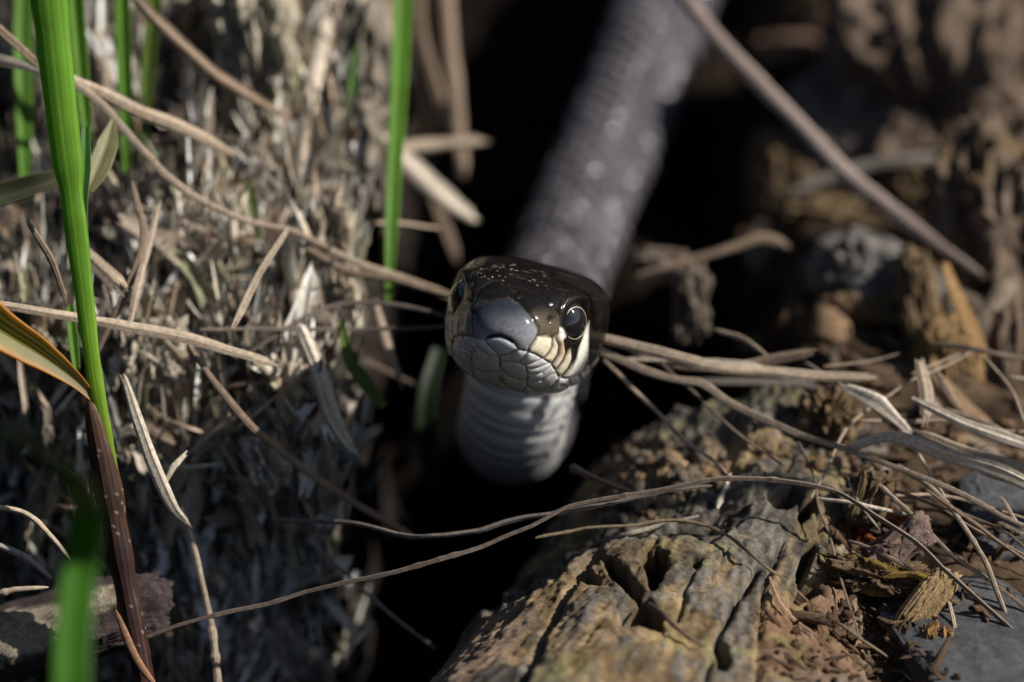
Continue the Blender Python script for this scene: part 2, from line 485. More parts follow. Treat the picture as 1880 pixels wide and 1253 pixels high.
    och = np.clip(in_poly(px + 2 * jit, py, [(1030, 1060), (1085, 1010), (1200, 985), (1265, 1000), (1190, 1090), (1130, 1060), (1060, 1075)], 22)
                  + in_poly(px + 2 * jit, py, [(1480, 900), (1620, 880), (1600, 970), (1540, 1070), (1420, 1180), (1410, 1253), (1360, 1253), (1400, 1100), (1450, 1010)], 18)
                  + in_poly(px + 2 * jit, py, [(1000, 1130), (1060, 1130), (1030, 1210), (1000, 1200)], 16), 0, 1).ravel()
    c = mix(c, ochre, 0.7 * och * sstep(-0.5, 0.2, (f2 + 0.6 * f3).ravel()))
    red = in_poly(px + jit, py, [(1400, 1120), (1560, 1060), (1600, 1253), (1400, 1253)], 25).ravel()
    c = mix(c, (0.16, 0.085, 0.045), 0.75 * red)
    pink = in_poly(px + jit, py, [(760, 1260), (860, 1180), (960, 1110), (975, 1130), (930, 1200), (840, 1260)], 14).ravel()
    c = mix(c, (0.36, 0.24, 0.165), 0.7 * pink)
    moss = sstep(0.1, 0.5, fbm(np.stack([A * 1.6, Ue * 1.6, np.zeros_like(A) + 5], -1).reshape(-1, 3), 4, 67)) * sstep(-0.5, 0.3, f3).ravel()
    c = mix(c, (0.20, 0.175, 0.05), 0.5 * moss)
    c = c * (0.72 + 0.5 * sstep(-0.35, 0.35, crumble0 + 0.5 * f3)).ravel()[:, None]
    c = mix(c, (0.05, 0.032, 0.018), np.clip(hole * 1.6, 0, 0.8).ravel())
    F = grid_faces(nu, nt)[:, ::-1]
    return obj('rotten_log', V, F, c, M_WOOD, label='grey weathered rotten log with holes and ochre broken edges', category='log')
LOG = build_log()

bpy.context.view_layer.update()
def tree_of(*objs):
    Vs, Fs, off = [], [], 0
    for o in objs:
        me = o.data
        v = np.empty(len(me.vertices) * 3, np.float32); me.vertices.foreach_get('co', v)
        v = v.reshape(-1, 3) / CM + np.array(o.location) / CM
        f = np.empty(len(me.loops), np.int32); me.loops.foreach_get('vertex_index', f)
        Vs.append(v); Fs.append(f.reshape(-1, 4) + off); off += len(v)
    return BVHTree.FromPolygons(np.vstack(Vs).tolist(), np.vstack(Fs).tolist())
SURF = tree_of(LOG, TUSSOCK, bpy.data.objects['ground'])
CAMP = OO - FW * DIST
def on(px, py, lift=0.0, maxw=60):
    """depth of the first surface behind a pixel, minus a lift towards the lens (cm)"""
    d = C(px, py, 0.0) - CAMP; d = d / np.linalg.norm(d)
    hit = SURF.ray_cast(Vector(CAMP), Vector(d))
    if hit[0] is None:
        return 8.0
    return float((np.array(hit[0]) - OO) @ FW) - lift
# ---------------------------------------------------------------- the snake
def dist_seams(px, py, seams):
    d = np.full(px.shape, 1e9); wd = np.full(px.shape, 1.0)
    return d

SEAMS = [  # polylines in the front view, with half width
    # rostral plate
    ([(871, 620), (868, 608), (867, 590), (868, 578), (880, 565), (897, 553), (920, 549), (941, 549), (955, 557), (972, 577), (983, 594), (989, 606), (988, 612), (983, 623), (972, 638), (969, 646)], 2.2),
    ([(867, 582), (868, 612), (871, 620)], 3.2), ([(988, 600), (988, 612), (982, 625), (972, 638), (969, 647)], 2.8),
    # mouth line and mental plate
    ([(871, 621), (888, 623), (898, 619), (917, 617), (934, 623), (944, 630), (952, 641), (969, 646)], 1.8),
    ([(888, 624), (900, 637), (917, 654), (935, 650), (952, 641)], 1.8),
    # left labials
    ([(843, 590), (841, 604), (841, 617), (852, 618), (865, 617)], 1.8), ([(831, 596), (830, 610), (833, 621), (841, 617)], 1.4), ([(821, 600), (823, 620), (829, 638)], 1.4),
    ([(849, 619), (858, 637), (872, 641)], 1.5), ([(839, 621), (848, 639), (866, 648)], 1.5), ([(866, 619), (876, 638), (883, 644)], 1.6),
    ([(883, 644), (895, 653), (916, 655)], 1.5), ([(831, 637), (845, 659), (867, 677)], 1.5), ([(832, 626), (846, 648), (864, 659)], 1.4), ([(832, 646), (838, 657), (867, 684)], 1.6),
    ([(829, 655), (840, 672), (862, 690), (868, 699)], 1.6), ([(833, 621), (829, 640), (834, 655)], 1.6),
    # chin shields
    ([(917, 655), (918, 672), (919, 690), (919, 708)], 2.4), ([(866, 648), (864, 667), (868, 677), (890, 684), (915, 682)], 1.7), ([(866, 648), (875, 645)], 1.4),
    ([(869, 679), (870, 698), (888, 707), (912, 708)], 1.8), ([(919, 664), (950, 666), (965, 672), (969, 688), (966, 697), (950, 698), (932, 691), (920, 677)], 1.7),
    ([(920, 690), (924, 703), (938, 715), (958, 718), (968, 708), (966, 697)], 1.7), ([(888, 710), (905, 722), (935, 727)], 1.6),
    # right lower labials
    ([(917, 655), (920, 664), (952, 665), (960, 657), (970, 647)], 1.6), ([(950, 666), (967, 670), (985, 664), (996, 658)], 1.5), ([(970, 677), (989, 675), (1010, 666)], 1.5),
    ([(971, 688), (995, 685), (1014, 671)], 1.6), ([(971, 702), (995, 699), (1017, 685)], 1.8), ([(970, 710), (983, 718), (1011, 712), (1027, 695)], 2.2),
    # mouth line on the right
    ([(969, 646), (982, 650), (996, 658), (1012, 668), (1019, 680), (1027, 694), (1045, 695), (1063, 688), (1071, 683), (1077, 668)], 2.0), ([(1063, 688), (1066, 697)], 2.4),
    ([(1045, 695), (1046, 706)], 1.2), ([(1085, 672), (1086, 684)], 1.6), ([(1030, 708), (1050, 712), (1074, 702), (1090, 684)], 1.4),
    # right upper labials
    ([(986, 617), (1002, 616), (1016, 619), (1026, 619)], 1.8), ([(1015, 619), (1014, 637), (1008, 648), (1000, 657)], 3.0), ([(1021, 620), (1028, 635), (1025, 652), (1014, 668)], 4.6),
    ([(1037, 626), (1040, 648), (1034, 663), (1021, 680)], 3.6), ([(1052, 640), (1052, 660), (1044, 678), (1030, 693)], 4.4),
    # nasal, loreal, preocular
    ([(1010, 560), (1022, 572), (1028, 582), (1028, 618)], 1.3), ([(1029, 540), (1032, 556), (1030, 580), (1028, 605)], 1.3), ([(1010, 592), (1011, 616)], 1.0),
    # crown: internasals, prefrontals, frontal, supraoculars
    ([(949, 505), (950, 516), (944, 525), (944, 538), (941, 549)], 1.5), ([(949, 528), (970, 532), (989, 539), (1002, 549), (1008, 560)], 1.3),
    ([(944, 525), (922, 517), (905, 516), (886, 526), (876, 534), (869, 546)], 1.3), ([(920, 486), (905, 493), (890, 495), (876, 506), (868, 520)], 1.2),
    ([(949, 505), (975, 510), (1002, 520), (1020, 532), (1038, 537)], 1.2), ([(949, 505), (935, 497), (920, 488)], 1.2), ([(1006, 507), (1012, 514), (1030, 520)], 1.0),
]

def build_snake():
    root = empty('snake', np.array([0.0, 4.0, -3.3]), 'dark grass snake with white chin rising from the gap behind the log', 'snake')
    yaw, pit, roll = math.radians(9.0), math.radians(4.0), math.radians(12.0)
    A = FW * math.cos(yaw) * math.cos(pit) + RX * math.sin(yaw) + UP * math.sin(pit)
    A /= np.linalg.norm(A)
    u0 = UP * math.cos(roll) + RX * math.sin(roll)
    Uh = u0 - A * (u0 @ A); Uh /= np.linalg.norm(Uh)
    Rh = np.cross(A, Uh)
    if Rh @ RX < 0: Rh = -Rh
    T0 = C(919, 606, -0.75)
    head = [T0, T0 + A * 0.6, T0 + A * 1.2, T0 + A * 1.8, T0 + A * 2.35]
    rest = pxs([(966, 600, 2.55), (964, 655, 3.15), (954, 715, 3.4), (944, 768, 3.8), (940, 796, 4.6), (950, 780, 5.6), (968, 715, 6.6), (990, 630, 7.5),
                (1016, 520, 8.6), (1062, 400, 9.8), (1107, 295, 10.8), (1150, 195, 11.9), (1196, 75, 13.2), (1240, -60, 15.0), (1300, -230, 19.0), (1380, -380, 23.0)])
    P = catmull(np.vstack([head, rest]), 3000)
    d = np.concatenate([[0], np.cumsum(np.linalg.norm(np.diff(P, axis=0), axis=1))])
    total = d[-1]
    s = np.concatenate([0.0 + 0.3 * np.linspace(0, 1, 46, endpoint=False) ** 2, np.linspace(0.3, 2.6, 190, endpoint=False), np.linspace(2.6, 9.0, 190, endpoint=False), np.arange(9.0, total - 0.01, 0.026)])
    Pc = np.stack([np.interp(s, d, P[:, i]) for i in range(3)], 1)
    Td = np.gradient(P, axis=0)
    Tt = np.stack([np.interp(s, d, Td[:, i]) for i in range(3)], 1); Tt /= np.linalg.norm(Tt, axis=1)[:, None]
    R = np.zeros_like(Pc); R[0] = Rh - Tt[0] * (Rh @ Tt[0]); R[0] /= np.linalg.norm(R[0])
    for i in range(1, len(s)):
        r = R[i - 1] - Tt[i] * (R[i - 1] @ Tt[i]); R[i] = r / np.linalg.norm(r)
    Z = np.cross(R, Tt); 
    if Z[0] @ UP < 0: Z = -Z
    ks = [0, 0.05, 0.12, 0.22, 0.35, 0.6, 0.9, 1.2, 1.6, 2.0, 2.4, 2.8, 3.3, 4.2, 6, 9, 30]
    def prof(v):
        k = np.sqrt(np.array(ks)); v = np.array(v); q = np.sqrt(s)
        h = np.diff(k); dl = np.diff(v) / h
        m = np.zeros(len(k)); m[0] = dl[0]; m[-1] = dl[-1]
        m[1:-1] = (dl[:-1] * h[1:] + dl[1:] * h[:-1]) / (h[1:] + h[:-1])
        i = np.clip(np.searchsorted(k, q, 'right') - 1, 0, len(k) - 2)
        t = (q - k[i]) / h[i]
        return (2*t**3-3*t**2+1)*v[i] + (t**3-2*t**2+t)*h[i]*m[i] + (-2*t**3+3*t**2)*v[i+1] + (t**3-t**2)*h[i]*m[i+1]
    aw = prof( [0, .25, .37, .46, .52, .63, .74, .84, .94, .99, .98, .90, .78, .71, .70, .66, .64])
    at = prof( [0, .19, .28, .345, .39, .48, .57, .64, .68, .69, .69, .69, .68, .66, .66, .64, .60])
    ab = prof( [0, .19, .285, .37, .46, .60, .72, .82, .89, .92, .90, .84, .74, .68, .66, .62, .58])
    nth = 300
    th = np.linspace(0, 2 * np.pi, nth, endpoint=False)      # 0 = right, 90 deg = crown
    S, H = np.meshgrid(s, th, indexing='ij')
    cs, sn = np.cos(H), np.sin(H)
    hd = sstep(3.2, 2.2, S)                                   # 1 on the head
    et = 1.0 - 0.40 * hd * sstep(0.1, 0.5, S); eb = 1.0 - 0.26 * hd
    ex = np.where(sn > 0, et, eb)
    X = aw[:, None] * np.sign(cs) * np.abs(cs) ** ex
    Y = np.where(sn > 0, at[:, None], -ab[:, None]) * np.abs(sn) ** ex
    # canthus and brow: the crown is flatter and the snout side leans inwards
    side_in = hd * sstep(0.25, 0.6, S) * sstep(1.5, 1.0, S)
    X = X * (1 - 0.05 * side_in * np.exp(-((Y - 0.22) / 0.18) ** 2))
    # eye socket
    es, ez = 1.12, 0.17
    V = Pc[:, None, :] + X[..., None] * R[:, None, :] + Y[..., None] * Z[:, None, :]
    Vf = V.reshape(-1, 3)
    # outward direction
    Nv = (X[..., None] / np.maximum(aw, .05)[:, None, None] * R[:, None, :] + Y[..., None] / np.maximum(at, .05)[:, None, None] * Z[:, None, :]).reshape(-1, 3)
    front = np.exp(-(S / 0.18)).reshape(-1, 1)
    Nv = Nv * (1 - front) - A * front
    Nv /= np.linalg.norm(Nv, axis=1)[:, None] + 1e-9
    px, py, w = PX(Vf)
    headm = (sstep(2.9, 2.3, S)).ravel()
    # --- seams between the head plates
    dmin = np.full(px.shape, 99.0); line = np.zeros(px.shape)
    sel = headm > 0
    for poly, wd in SEAMS:
        dd = seg_dist(px[sel], py[sel], poly)
        dmin[sel] = np.minimum(dmin[sel], dd)
        line[sel] = np.maximum(line[sel], np.exp(-(dd / (wd * 0.75)) ** 2))
    dome = 1 - np.exp(-dmin / 6.0)
    disp = headm * (0.026 * dome - 0.022 * line)
    mouth = seg_dist(px, py, [(893, 621), (905, 617), (919, 617), (930, 621), (940, 627)])
    mo = np.exp(-(mouth / 3.0) ** 2) * headm * (w < 0.2)
    disp -= 0.05 * mo
    for (nx, ny) in ((1010, 586), (866, 551)):
        pit_ = np.exp(-(((px - nx) / 5.5) ** 2 + ((py - ny) / 5.0) ** 2)) * headm * (w < 1.2)
        disp -= 0.05 * pit_
    # --- body scales
    Sr = S.ravel(); ang = H.ravel()
    belly = np.cos(ang + np.pi / 2)                           # 1 = straight down the belly
    bell = sstep(0.30 - 0.28 * sstep(6.5, 5.0, Sr), 0.42 - 0.26 * sstep(6.5, 5.0, Sr), belly) * sstep(2.5, 3.0, Sr)
    ph = (Sr / 0.15) % 1.0
    scute = 0.032 * (1 - ph) ** 1.2 - 0.03 * np.exp(-((ph) / 0.12) ** 2) - 0.03 * np.exp(-((ph - 1) / 0.12) ** 2)
    disp += bell * scute
    dors = (1 - sstep(0.24 - 0.28 * sstep(6.5, 5.0, Sr), 0.34 - 0.28 * sstep(6.5, 5.0, Sr), belly)) * sstep(2.5, 3.1, Sr)
    uu = Sr / 0.30; vv = ang / (2 * np.pi) * 24.0
    k0 = np.floor(uu + vv * 0.5); 
    a1 = (uu + vv * 0.5) % 1 - 0.5; b1 = (uu - vv * 0.5) % 1 - 0.5       # diamond lattice
    rd = np.maximum(np.abs(a1), np.abs(b1)) * 2
    sc = 1 - rd ** 3
    keel = np.exp(-((a1 - b1) / 0.10) ** 2)
    tilt = (0.5 - (a1 + b1) * 0.5)
    ka, kb = np.floor(uu + vv * 0.5), np.floor(uu - vv * 0.5)
    r1 = _hash(ka, kb, ka * 0, 3) - 0.5; r2 = _hash(ka, kb, ka * 0, 4) - 0.5; r3 = _hash(ka, kb, ka * 0, 6)
    dors = dors * (0.35 + 0.65 * sstep(5.5, 8.0, Sr))
    disp += dors * sc * (0.13 * (r1 * a1 + r2 * b1) + 0.015 * r3)
    disp += dors * (0.055 * sc * (0.5 + 0.6 * tilt) + 0.012 * keel * sc)
    # --- dents of loose skin on the throat
    q = Vf * np.array([1.3, 1.3, 1.3])
    disp += 0.02 * fbm(q, 2, 71) * sstep(1.5, 2.6, Sr)
    Vf = Vf + Nv * disp[:, None]
    # eye sockets are pressed in
    eyes = []
    for sd in (1, -1):
        i = np.argmin(np.abs(s - es))
        ec = Pc[i] + R[i] * sd * 0.615 + Z[i] * ez
        en = R[i] * sd * 0.80 + Z[i] * 0.06 - Tt[i] * 0.60; en /= np.linalg.norm(en)
        dq = Vf - ec; r = np.linalg.norm(dq, axis=1)
        m = sstep(0.34, 0.20, r)
        Vf = Vf - (en * 0.10)[None] * m[:, None]
        # brow ridge over the eye
        br = np.exp(-(((dq @ Z[i]) - 0.30) / 0.09) ** 2 - ((dq @ Tt[i]) / 0.30) ** 2 - (np.clip(-(dq @ R[i]) * sd, 0, 9) / 0.3) ** 2)
        Vf = Vf + (R[i] * sd * 0.085 + Z[i] * 0.05)[None] * br[:, None]
        eyes.append((ec, en, sd, i))
    # --- colours
    crown = np.array([0.0055, 0.0042, 0.0034]); cream = np.array([0.60, 0.53, 0.42]); chin = np.array([0.50, 0.495, 0.48]); grey = np.array([0.20, 0.195, 0.185])
    c = np.tile(crown, (len(Vf), 1))
    back_dark = np.array([0.082, 0.075, 0.084])
    nb = fbm(np.stack([k0 * 0.73, np.floor(uu - vv * 0.5) * 0.91, np.zeros_like(uu)], 1), 1, 77)
    bodyc = mix(back_dark * 0.8, back_dark * 1.25, sstep(-0.5, 0.5, nb))
    bodyc = mix(bodyc, np.array([0.03, 0.03, 0.032]), sstep(0.80, 1.0, rd))
    t_body = sstep(2.9, 3.8, Sr)
    c = mix(c, bodyc, t_body)
    # belly: white in front, dusky further down
    bc = mix(np.array([0.64, 0.63, 0.60]), np.array([0.26, 0.26, 0.265]), sstep(4.2, 6.2, Sr))
    bc = mix(bc, np.array([0.05, 0.05, 0.05]), np.clip(np.exp(-((ph) / 0.18) ** 2) + np.exp(-((ph - 1) / 0.13) ** 2), 0, 1) * 0.9)
    c = mix(c, bc, sstep(0.22 - 0.26 * sstep(6.5, 5.0, Sr), 0.36 - 0.26 * sstep(6.5, 5.0, Sr), belly) * sstep(2.0, 2.8, Sr))
    # lower half of the head
    jaw_line = np.interp(px, [800, 830, 850, 868, 917, 952, 972, 1012, 1027, 1063, 1085, 1115], [640, 630, 621, 620, 617, 640, 646, 668, 692, 688, 672, 640])
    lower = sstep(-2, 2, py - jaw_line) * headm
    lips = np.interp(px, [800, 820, 845, 866, 868, 985, 990, 1016, 1028, 1110], [590, 585, 578, 570, 600, 600, 616, 618, 620, 640])
    upper = sstep(-5, 5, py - lips) * headm * (1 - lower)
    c = mix(c, cream * np.array([1.0, 0.98, 0.92]), upper)
    # rostral plate
    ros = in_poly(px, py, [(871, 620), (867, 590), (868, 578), (897, 553), (941, 549), (972, 577), (989, 606), (970, 645), (944, 630), (917, 617)], 3) * headm * (w < 1.0)
    rc = mix(np.array([0.022, 0.026, 0.036]), np.array([0.215, 0.224, 0.235]), sstep(562, 620, py + 4 * fbm(Vf * 9, 2, 81)))
    c = c * (1 - ros[:, None]) + rc * ros[:, None]
    nasal = in_poly(px, py, [(972, 577), (989, 606), (987, 617), (1028, 619), (1030, 580), (1010, 560), (985, 556)], 3) * headm
    c = mix(c, np.array([0.11, 0.085, 0.055]), nasal * 0.8 * sstep(560, 600, py))
    lnas = in_poly(px, py, [(866, 615), (866, 570), (896, 552), (880, 545), (858, 560), (842, 590), (842, 617)], 3) * headm
    c = mix(c, np.array([0.16, 0.15, 0.14]), lnas * sstep(545, 590, py))
    c = mix(c, chin, lower)
    ment = in_poly(px, py, [(888, 624), (917, 654), (952, 641), (934, 624), (905, 618)], 2) * headm * (w < 1)
    c = mix(c, np.array([0.46, 0.49, 0.50]), ment)
    brown = in_poly(px, py, [(1024, 618), (1040, 622), (1040, 650), (1028, 658)], 7) * headm
    c = mix(c, np.array([0.42, 0.25, 0.11]), brown * 0.6)
    rl = in_poly(px, py, [(811, 585), (842, 588), (838, 640), (830, 655), (812, 640)], 5) * headm
    c = mix(c, np.array([0.33, 0.27, 0.19]), rl * 0.7)
    # dark patch under the eye, white stripe behind it, white preocular
    dark = in_poly(px, py, [(1026, 560), (1095, 560), (1110, 640), (1096, 660), (1082, 672), (1076, 668), (1066, 690), (1050, 672), (1050, 655), (1044, 640), (1040, 652), (1035, 626), (1030, 612)], 2) * headm
    c = mix(c, np.array([0.006, 0.0045, 0.0036]), dark)
    wh = in_poly(px, py, [(1078, 590), (1077, 618), (1077, 664), (1071, 683), (1061, 688), (1044, 694), (1047, 680), (1057, 660), (1061, 636), (1067, 620), (1071, 606)], 2) * headm
    c = mix(c, np.array([0.66, 0.64, 0.56]), wh)
    wh2 = in_poly(px, py, [(1027, 598), (1033, 606), (1037, 619), (1029, 624), (1026, 612)], 1.5) * headm
    c = mix(c, np.array([0.55, 0.56, 0.52]), wh2)
    wl = np.clip(in_poly(px, py, [(1020, 706), (1029, 698), (1062, 690), (1066, 698), (1046, 716), (1010, 722)], 2) + in_poly(px, py, [(1068, 688), (1083, 674), (1087, 682), (1072, 704), (1062, 704)], 2)
                 + in_poly(px, py, [(1095, 652), (1099, 660), (1090, 676), (1085, 668)], 2), 0, 1) * headm
    c = mix(c, np.array([0.66, 0.65, 0.60]), wl)
    skin_line = np.where(py < lips, 0.35, 0.92)
    lc = np.where((py < lips)[:, None], np.array([0.05, 0.042, 0.034]), np.array([0.02, 0.017, 0.015]))
    lv = np.clip(line * 1.25, 0, 1) ** (1 + 1.2 * lower) * skin_line * headm * (1 - 0.3 * lower)
    c = c * (1 - lv[:, None]) + lc * lv[:, None]
    c = mix(c, np.array([0.07, 0.02, 0.025]), mo)
    for (nx, ny) in ((1010, 586), (866, 551)):
        c = mix(c, np.array([0.012, 0.012, 0.014]), np.exp(-(((px - nx) / 6) ** 2 + ((py - ny) / 5.5) ** 2)) * headm)
    # dust grains lying on the crown
    spk = _hash(np.floor(px / 2.2), np.floor(py / 2.2), np.floor(w / 0.05), 5) > 0.955
    band = in_poly(px, py, [(868, 474), (1010, 500), (1000, 530), (955, 530), (948, 556), (935, 556), (938, 525), (880, 515)], 8)
    c = mix(c, np.array([0.45, 0.41, 0.36]), spk * band * headm * 0.55)
    # stipple
    st = 1 + 0.18 * vnoise(Vf * 42.0, 83) * headm
    c = c * st[:, None]
    body = obj('body', Vf, grid_faces(len(s), nth, True), np.concatenate([np.clip(c, 0, 1), (0.5 * (1 - t_body) + 0.26 * t_body * dors + 0.12 * t_body * (1 - dors))[:, None]], 1), M_SKIN, root)
    # eyes
    for ec, en, sd, i in eyes:
        q = Vector(en).to_track_quat('Z', 'Y').to_matrix()
        M = np.array(q)
        rad = 0.30
        a = np.linspace(0, np.pi * 0.62, 60); b = np.linspace(0, 2 * np.pi, 64, endpoint=False)
        AA, BB = np.meshgrid(a, b, indexing='ij')
        L = np.stack([np.sin(AA) * np.cos(BB), np.sin(AA) * np.sin(BB) * 1.06, np.cos(AA) * 0.92], -1).reshape(-1, 3) * rad
        W = L @ M.T + ec
        adeg = np.degrees(AA.ravel())
        ec_ = mix(np.array([0.004, 0.005, 0.008]), np.array([0.014, 0.008, 0.006]), sstep(39, 45, adeg))
        e = obj('eye', W, grid_faces(60, 64, True), ec_, M_EYE, root)
        # pale ring of the iris round the pupil, and the rim of the socket
        def ring(rang, thick, lift, colr, nm, mat, parent):
            n = 72; bb = np.linspace(0, 2 * np.pi, n, endpoint=False); k = 8; cc = np.linspace(0, 2 * np.pi, k, endpoint=False)
            aa = math.radians(rang)
            ctr = np.stack([np.sin(aa) * np.cos(bb), np.sin(aa) * np.sin(bb) * 1.06, np.full(n, np.cos(aa) * 0.92)], 1) * (rad + lift)
            out = ctr / np.linalg.norm(ctr, axis=1)[:, None]
            tan = np.stack([-np.sin(bb), np.cos(bb), np.zeros(n)], 1); bi = np.cross(tan, out)
            v = ctr[:, None] + thick * (np.cos(cc)[None, :, None] * out[:, None] * 0.4 + np.sin(cc)[None, :, None] * bi[:, None])
            f = grid_faces(n + 1, k, True); v = v.reshape(-1, 3)
            v = np.vstack([v, v[:k]])
            return obj(nm, v @ M.T + ec, f, np.array(colr), mat, parent)
        ring(41, 0.008, 0.0005, (0.42, 0.38, 0.26), 'iris_ring', M_SKIN, e)
        ring(76, 0.035, 0.004, (0.05, 0.04, 0.03), 'eyelid_rim', M_SKIN, root)
    return root
SNAKE = build_snake()
# ---------------------------------------------------------------- reed stalk and green blades
GRN = (0.19, 0.40, 0.03); GRN_D = (0.05, 0.13, 0.02)
def stem(name, label, category, pts, width, colour, mat=M_STRAW, group=None, seed=None, parent=None, **kw):
    """a stem traced through pixels at the depths given; width in photo pixels"""
    seed = seed if seed is not None else abs(hash_name(label or name)) % 1000
    W = np.atleast_1d(np.asarray(width, float)) * KPX * 0.7
    V, F, c = strip(pxs(pts), W, colour, seed=seed, **kw)
    return obj(name, V, F, c, mat, smooth=False, label=label, category=category, group=group)
def hash_name(t):
    h = 7
    for ch in t: h = (h * 31 + ord(ch)) & 0x7fffffff
    return h

def blade(pts, width, colour, fold=0.35, n=60, m=15, seed=0, cmap=None, ribs=0.03, edge=None):
    """a grass blade: folded ribbon with real thickness and parallel veins"""
    P = catmull(np.asarray(pts, float), n); T, R, B = frames(P)
    t = np.linspace(0, 1, n)
    w = np.interp(t, np.linspace(0, 1, len(np.atleast_1d(width))), np.atleast_1d(width)) * 0.5
    v = np.linspace(-1, 1, m)
    g = np.random.default_rng(seed)
    vein = ribs * np.where(np.arange(m) % 2, 1, -1)
    top = P[:, None] + (w[:, None] * v)[..., None] * R[:, None] + (w[:, None] * (fold * (np.abs(v) - 0.5) + vein))[..., None] * B[:, None]
    thick = 0.012
    bot = top - thick * B[:, None] * np.sign((B[:, None] * FW).sum(-1, keepdims=True) + 1e-6)
    V = np.concatenate([top, bot[:, ::-1]], 1)
    k = 2 * m
    F = grid_faces(n, k, True).tolist() + [list(range(k))[::-1], [(n - 1) * k + i for i in range(k)]]
    V = V.reshape(-1, 3)
    if cmap is None:
        base = np.tile(np.asarray(colour, float), (n, 1))
    else:
        base = np.stack([np.interp(t, cmap[0], [q[i] for q in cmap[1]]) for i in range(3)], 1)
    lane = 1 + 0.28 * g.uniform(-1, 1, m); lane = np.concatenate([lane, lane[::-1]])
    c = base[:, None, :] * lane[None, :, None]
    if edge is not None:
        ev = np.concatenate([np.clip((np.abs(v) - 0.55) / 0.4, 0, 1)] * 2)
        c = c * (1 - ev[None, :, None]) + np.asarray(edge)[None, None] * ev[None, :, None]
    q = np.stack([np.repeat(t, k) * 9, np.tile(np.arange(k), n) * 0.3, np.zeros(n * k)], 1)
    c = c.reshape(-1, 3) * (1 + 0.16 * fbm(q, 3, seed + 3))[:, None]
    return V, F, c

def blade_obj(name, label, pts, width, colour, category='grass blade', parent=None, group=None, mat=M_GREEN, **kw):
    V, F, c = blade(pxs(pts), np.atleast_1d(np.asarray(width, float)) * KPX, colour, seed=hash_name(label or name) % 997, **kw)
    if parent is not None:
        return obj(name, V, F, c, mat, parent)
    return obj(name, V, F, c, mat, label=label, category=category, group=group)

reed = empty('reed_stalk', C(262, 1253, 0.2), 'tall green reed stalk with a brown lower sheath standing before the tussock', 'reed')
# the green stem: flattened, tapering downwards into the sheath
V, F, c = strip(pxs([(66, -160, -1.1), (90, 0, -1.0), (112, 200, -0.8), (132, 360, -0.6), (152, 520, -0.45), (172, 680, -0.3), (192, 790, -0.2), (208, 880, -0.1), (222, 960, 0.0)]),
                np.array([76, 72, 68, 58, 46, 38, 34, 30, 24, 14]) * KPX, GRN, n=120, sides=40, flat=0.5, rib=0.025, seed=5, streak=0.3,
                cmap=([0, 0.6, 0.85, 1.0], [(0.16, 0.36, 0.03), (0.18, 0.38, 0.03), (0.25, 0.40, 0.025), (0.2, 0.24, 0.02)]))
obj('stem', V, F, c, M_GREEN, reed, smooth=False)
V, F, c = strip(pxs([(165, 735, -0.25), (180, 800, -0.17), (196, 880, -0.08), (214, 980, 0.02), (232, 1080, 0.1), (250, 1170, 0.15), (268, 1260, 0.2), (300, 1420, 0.3)]),
                np.array([26, 42, 50, 48, 44, 42, 42, 44]) * KPX, (0.075, 0.03, 0.014), n=150, sides=30, flat=0.75, rib=0.05, seed=6, streak=0.7, ends=(0.3, 0.8),
                cmap=([0, 0.2, 0.5, 1.0], [(0.09, 0.045, 0.022), (0.045, 0.02, 0.010), (0.028, 0.011, 0.007), (0.045, 0.016, 0.009)]))
k = hash_name('fleck')
fl = (np.random.default_rng(4).uniform(size=len(V)) < 0.022) & (vnoise(V * 2.0, 91) > -0.25)
c[fl] = c[fl] * 0.3 + np.array([0.32, 0.24, 0.18]) * 0.7
sh = obj('sheath', V, F, c, M_SHEATH, reed, smooth=False)
blade_obj('leaf', 'yellowing reed leaf with orange edges', [(-140, 520, -1.2), (-60, 560, -1.0), (0, 605, -0.8), (80, 655, -0.55), (140, 700, -0.35), (178, 740, -0.22)], [90, 88, 74, 60, 34, 10], (0.16, 0.17, 0.03),
          parent=reed, fold=0.55, edge=(0.6, 0.24, 0.015), cmap=([0, 0.5, 0.85, 1], [(0.22, 0.24, 0.03), (0.28, 0.24, 0.03), (0.24, 0.21, 0.06), (0.28, 0.16, 0.09)]))
V, F, c = strip(pxs([(212, 1120, 0.05), (240, 1190, 0.0), (262, 1230, 0.0), (288, 1262, 0.0)]), np.array([8, 16, 14, 10]) * KPX, (0.26, 0.13, 0.07), sides=8, flat=0.35, seed=12)
obj('sheath_flap', V, F, c, M_STRAW, reed)

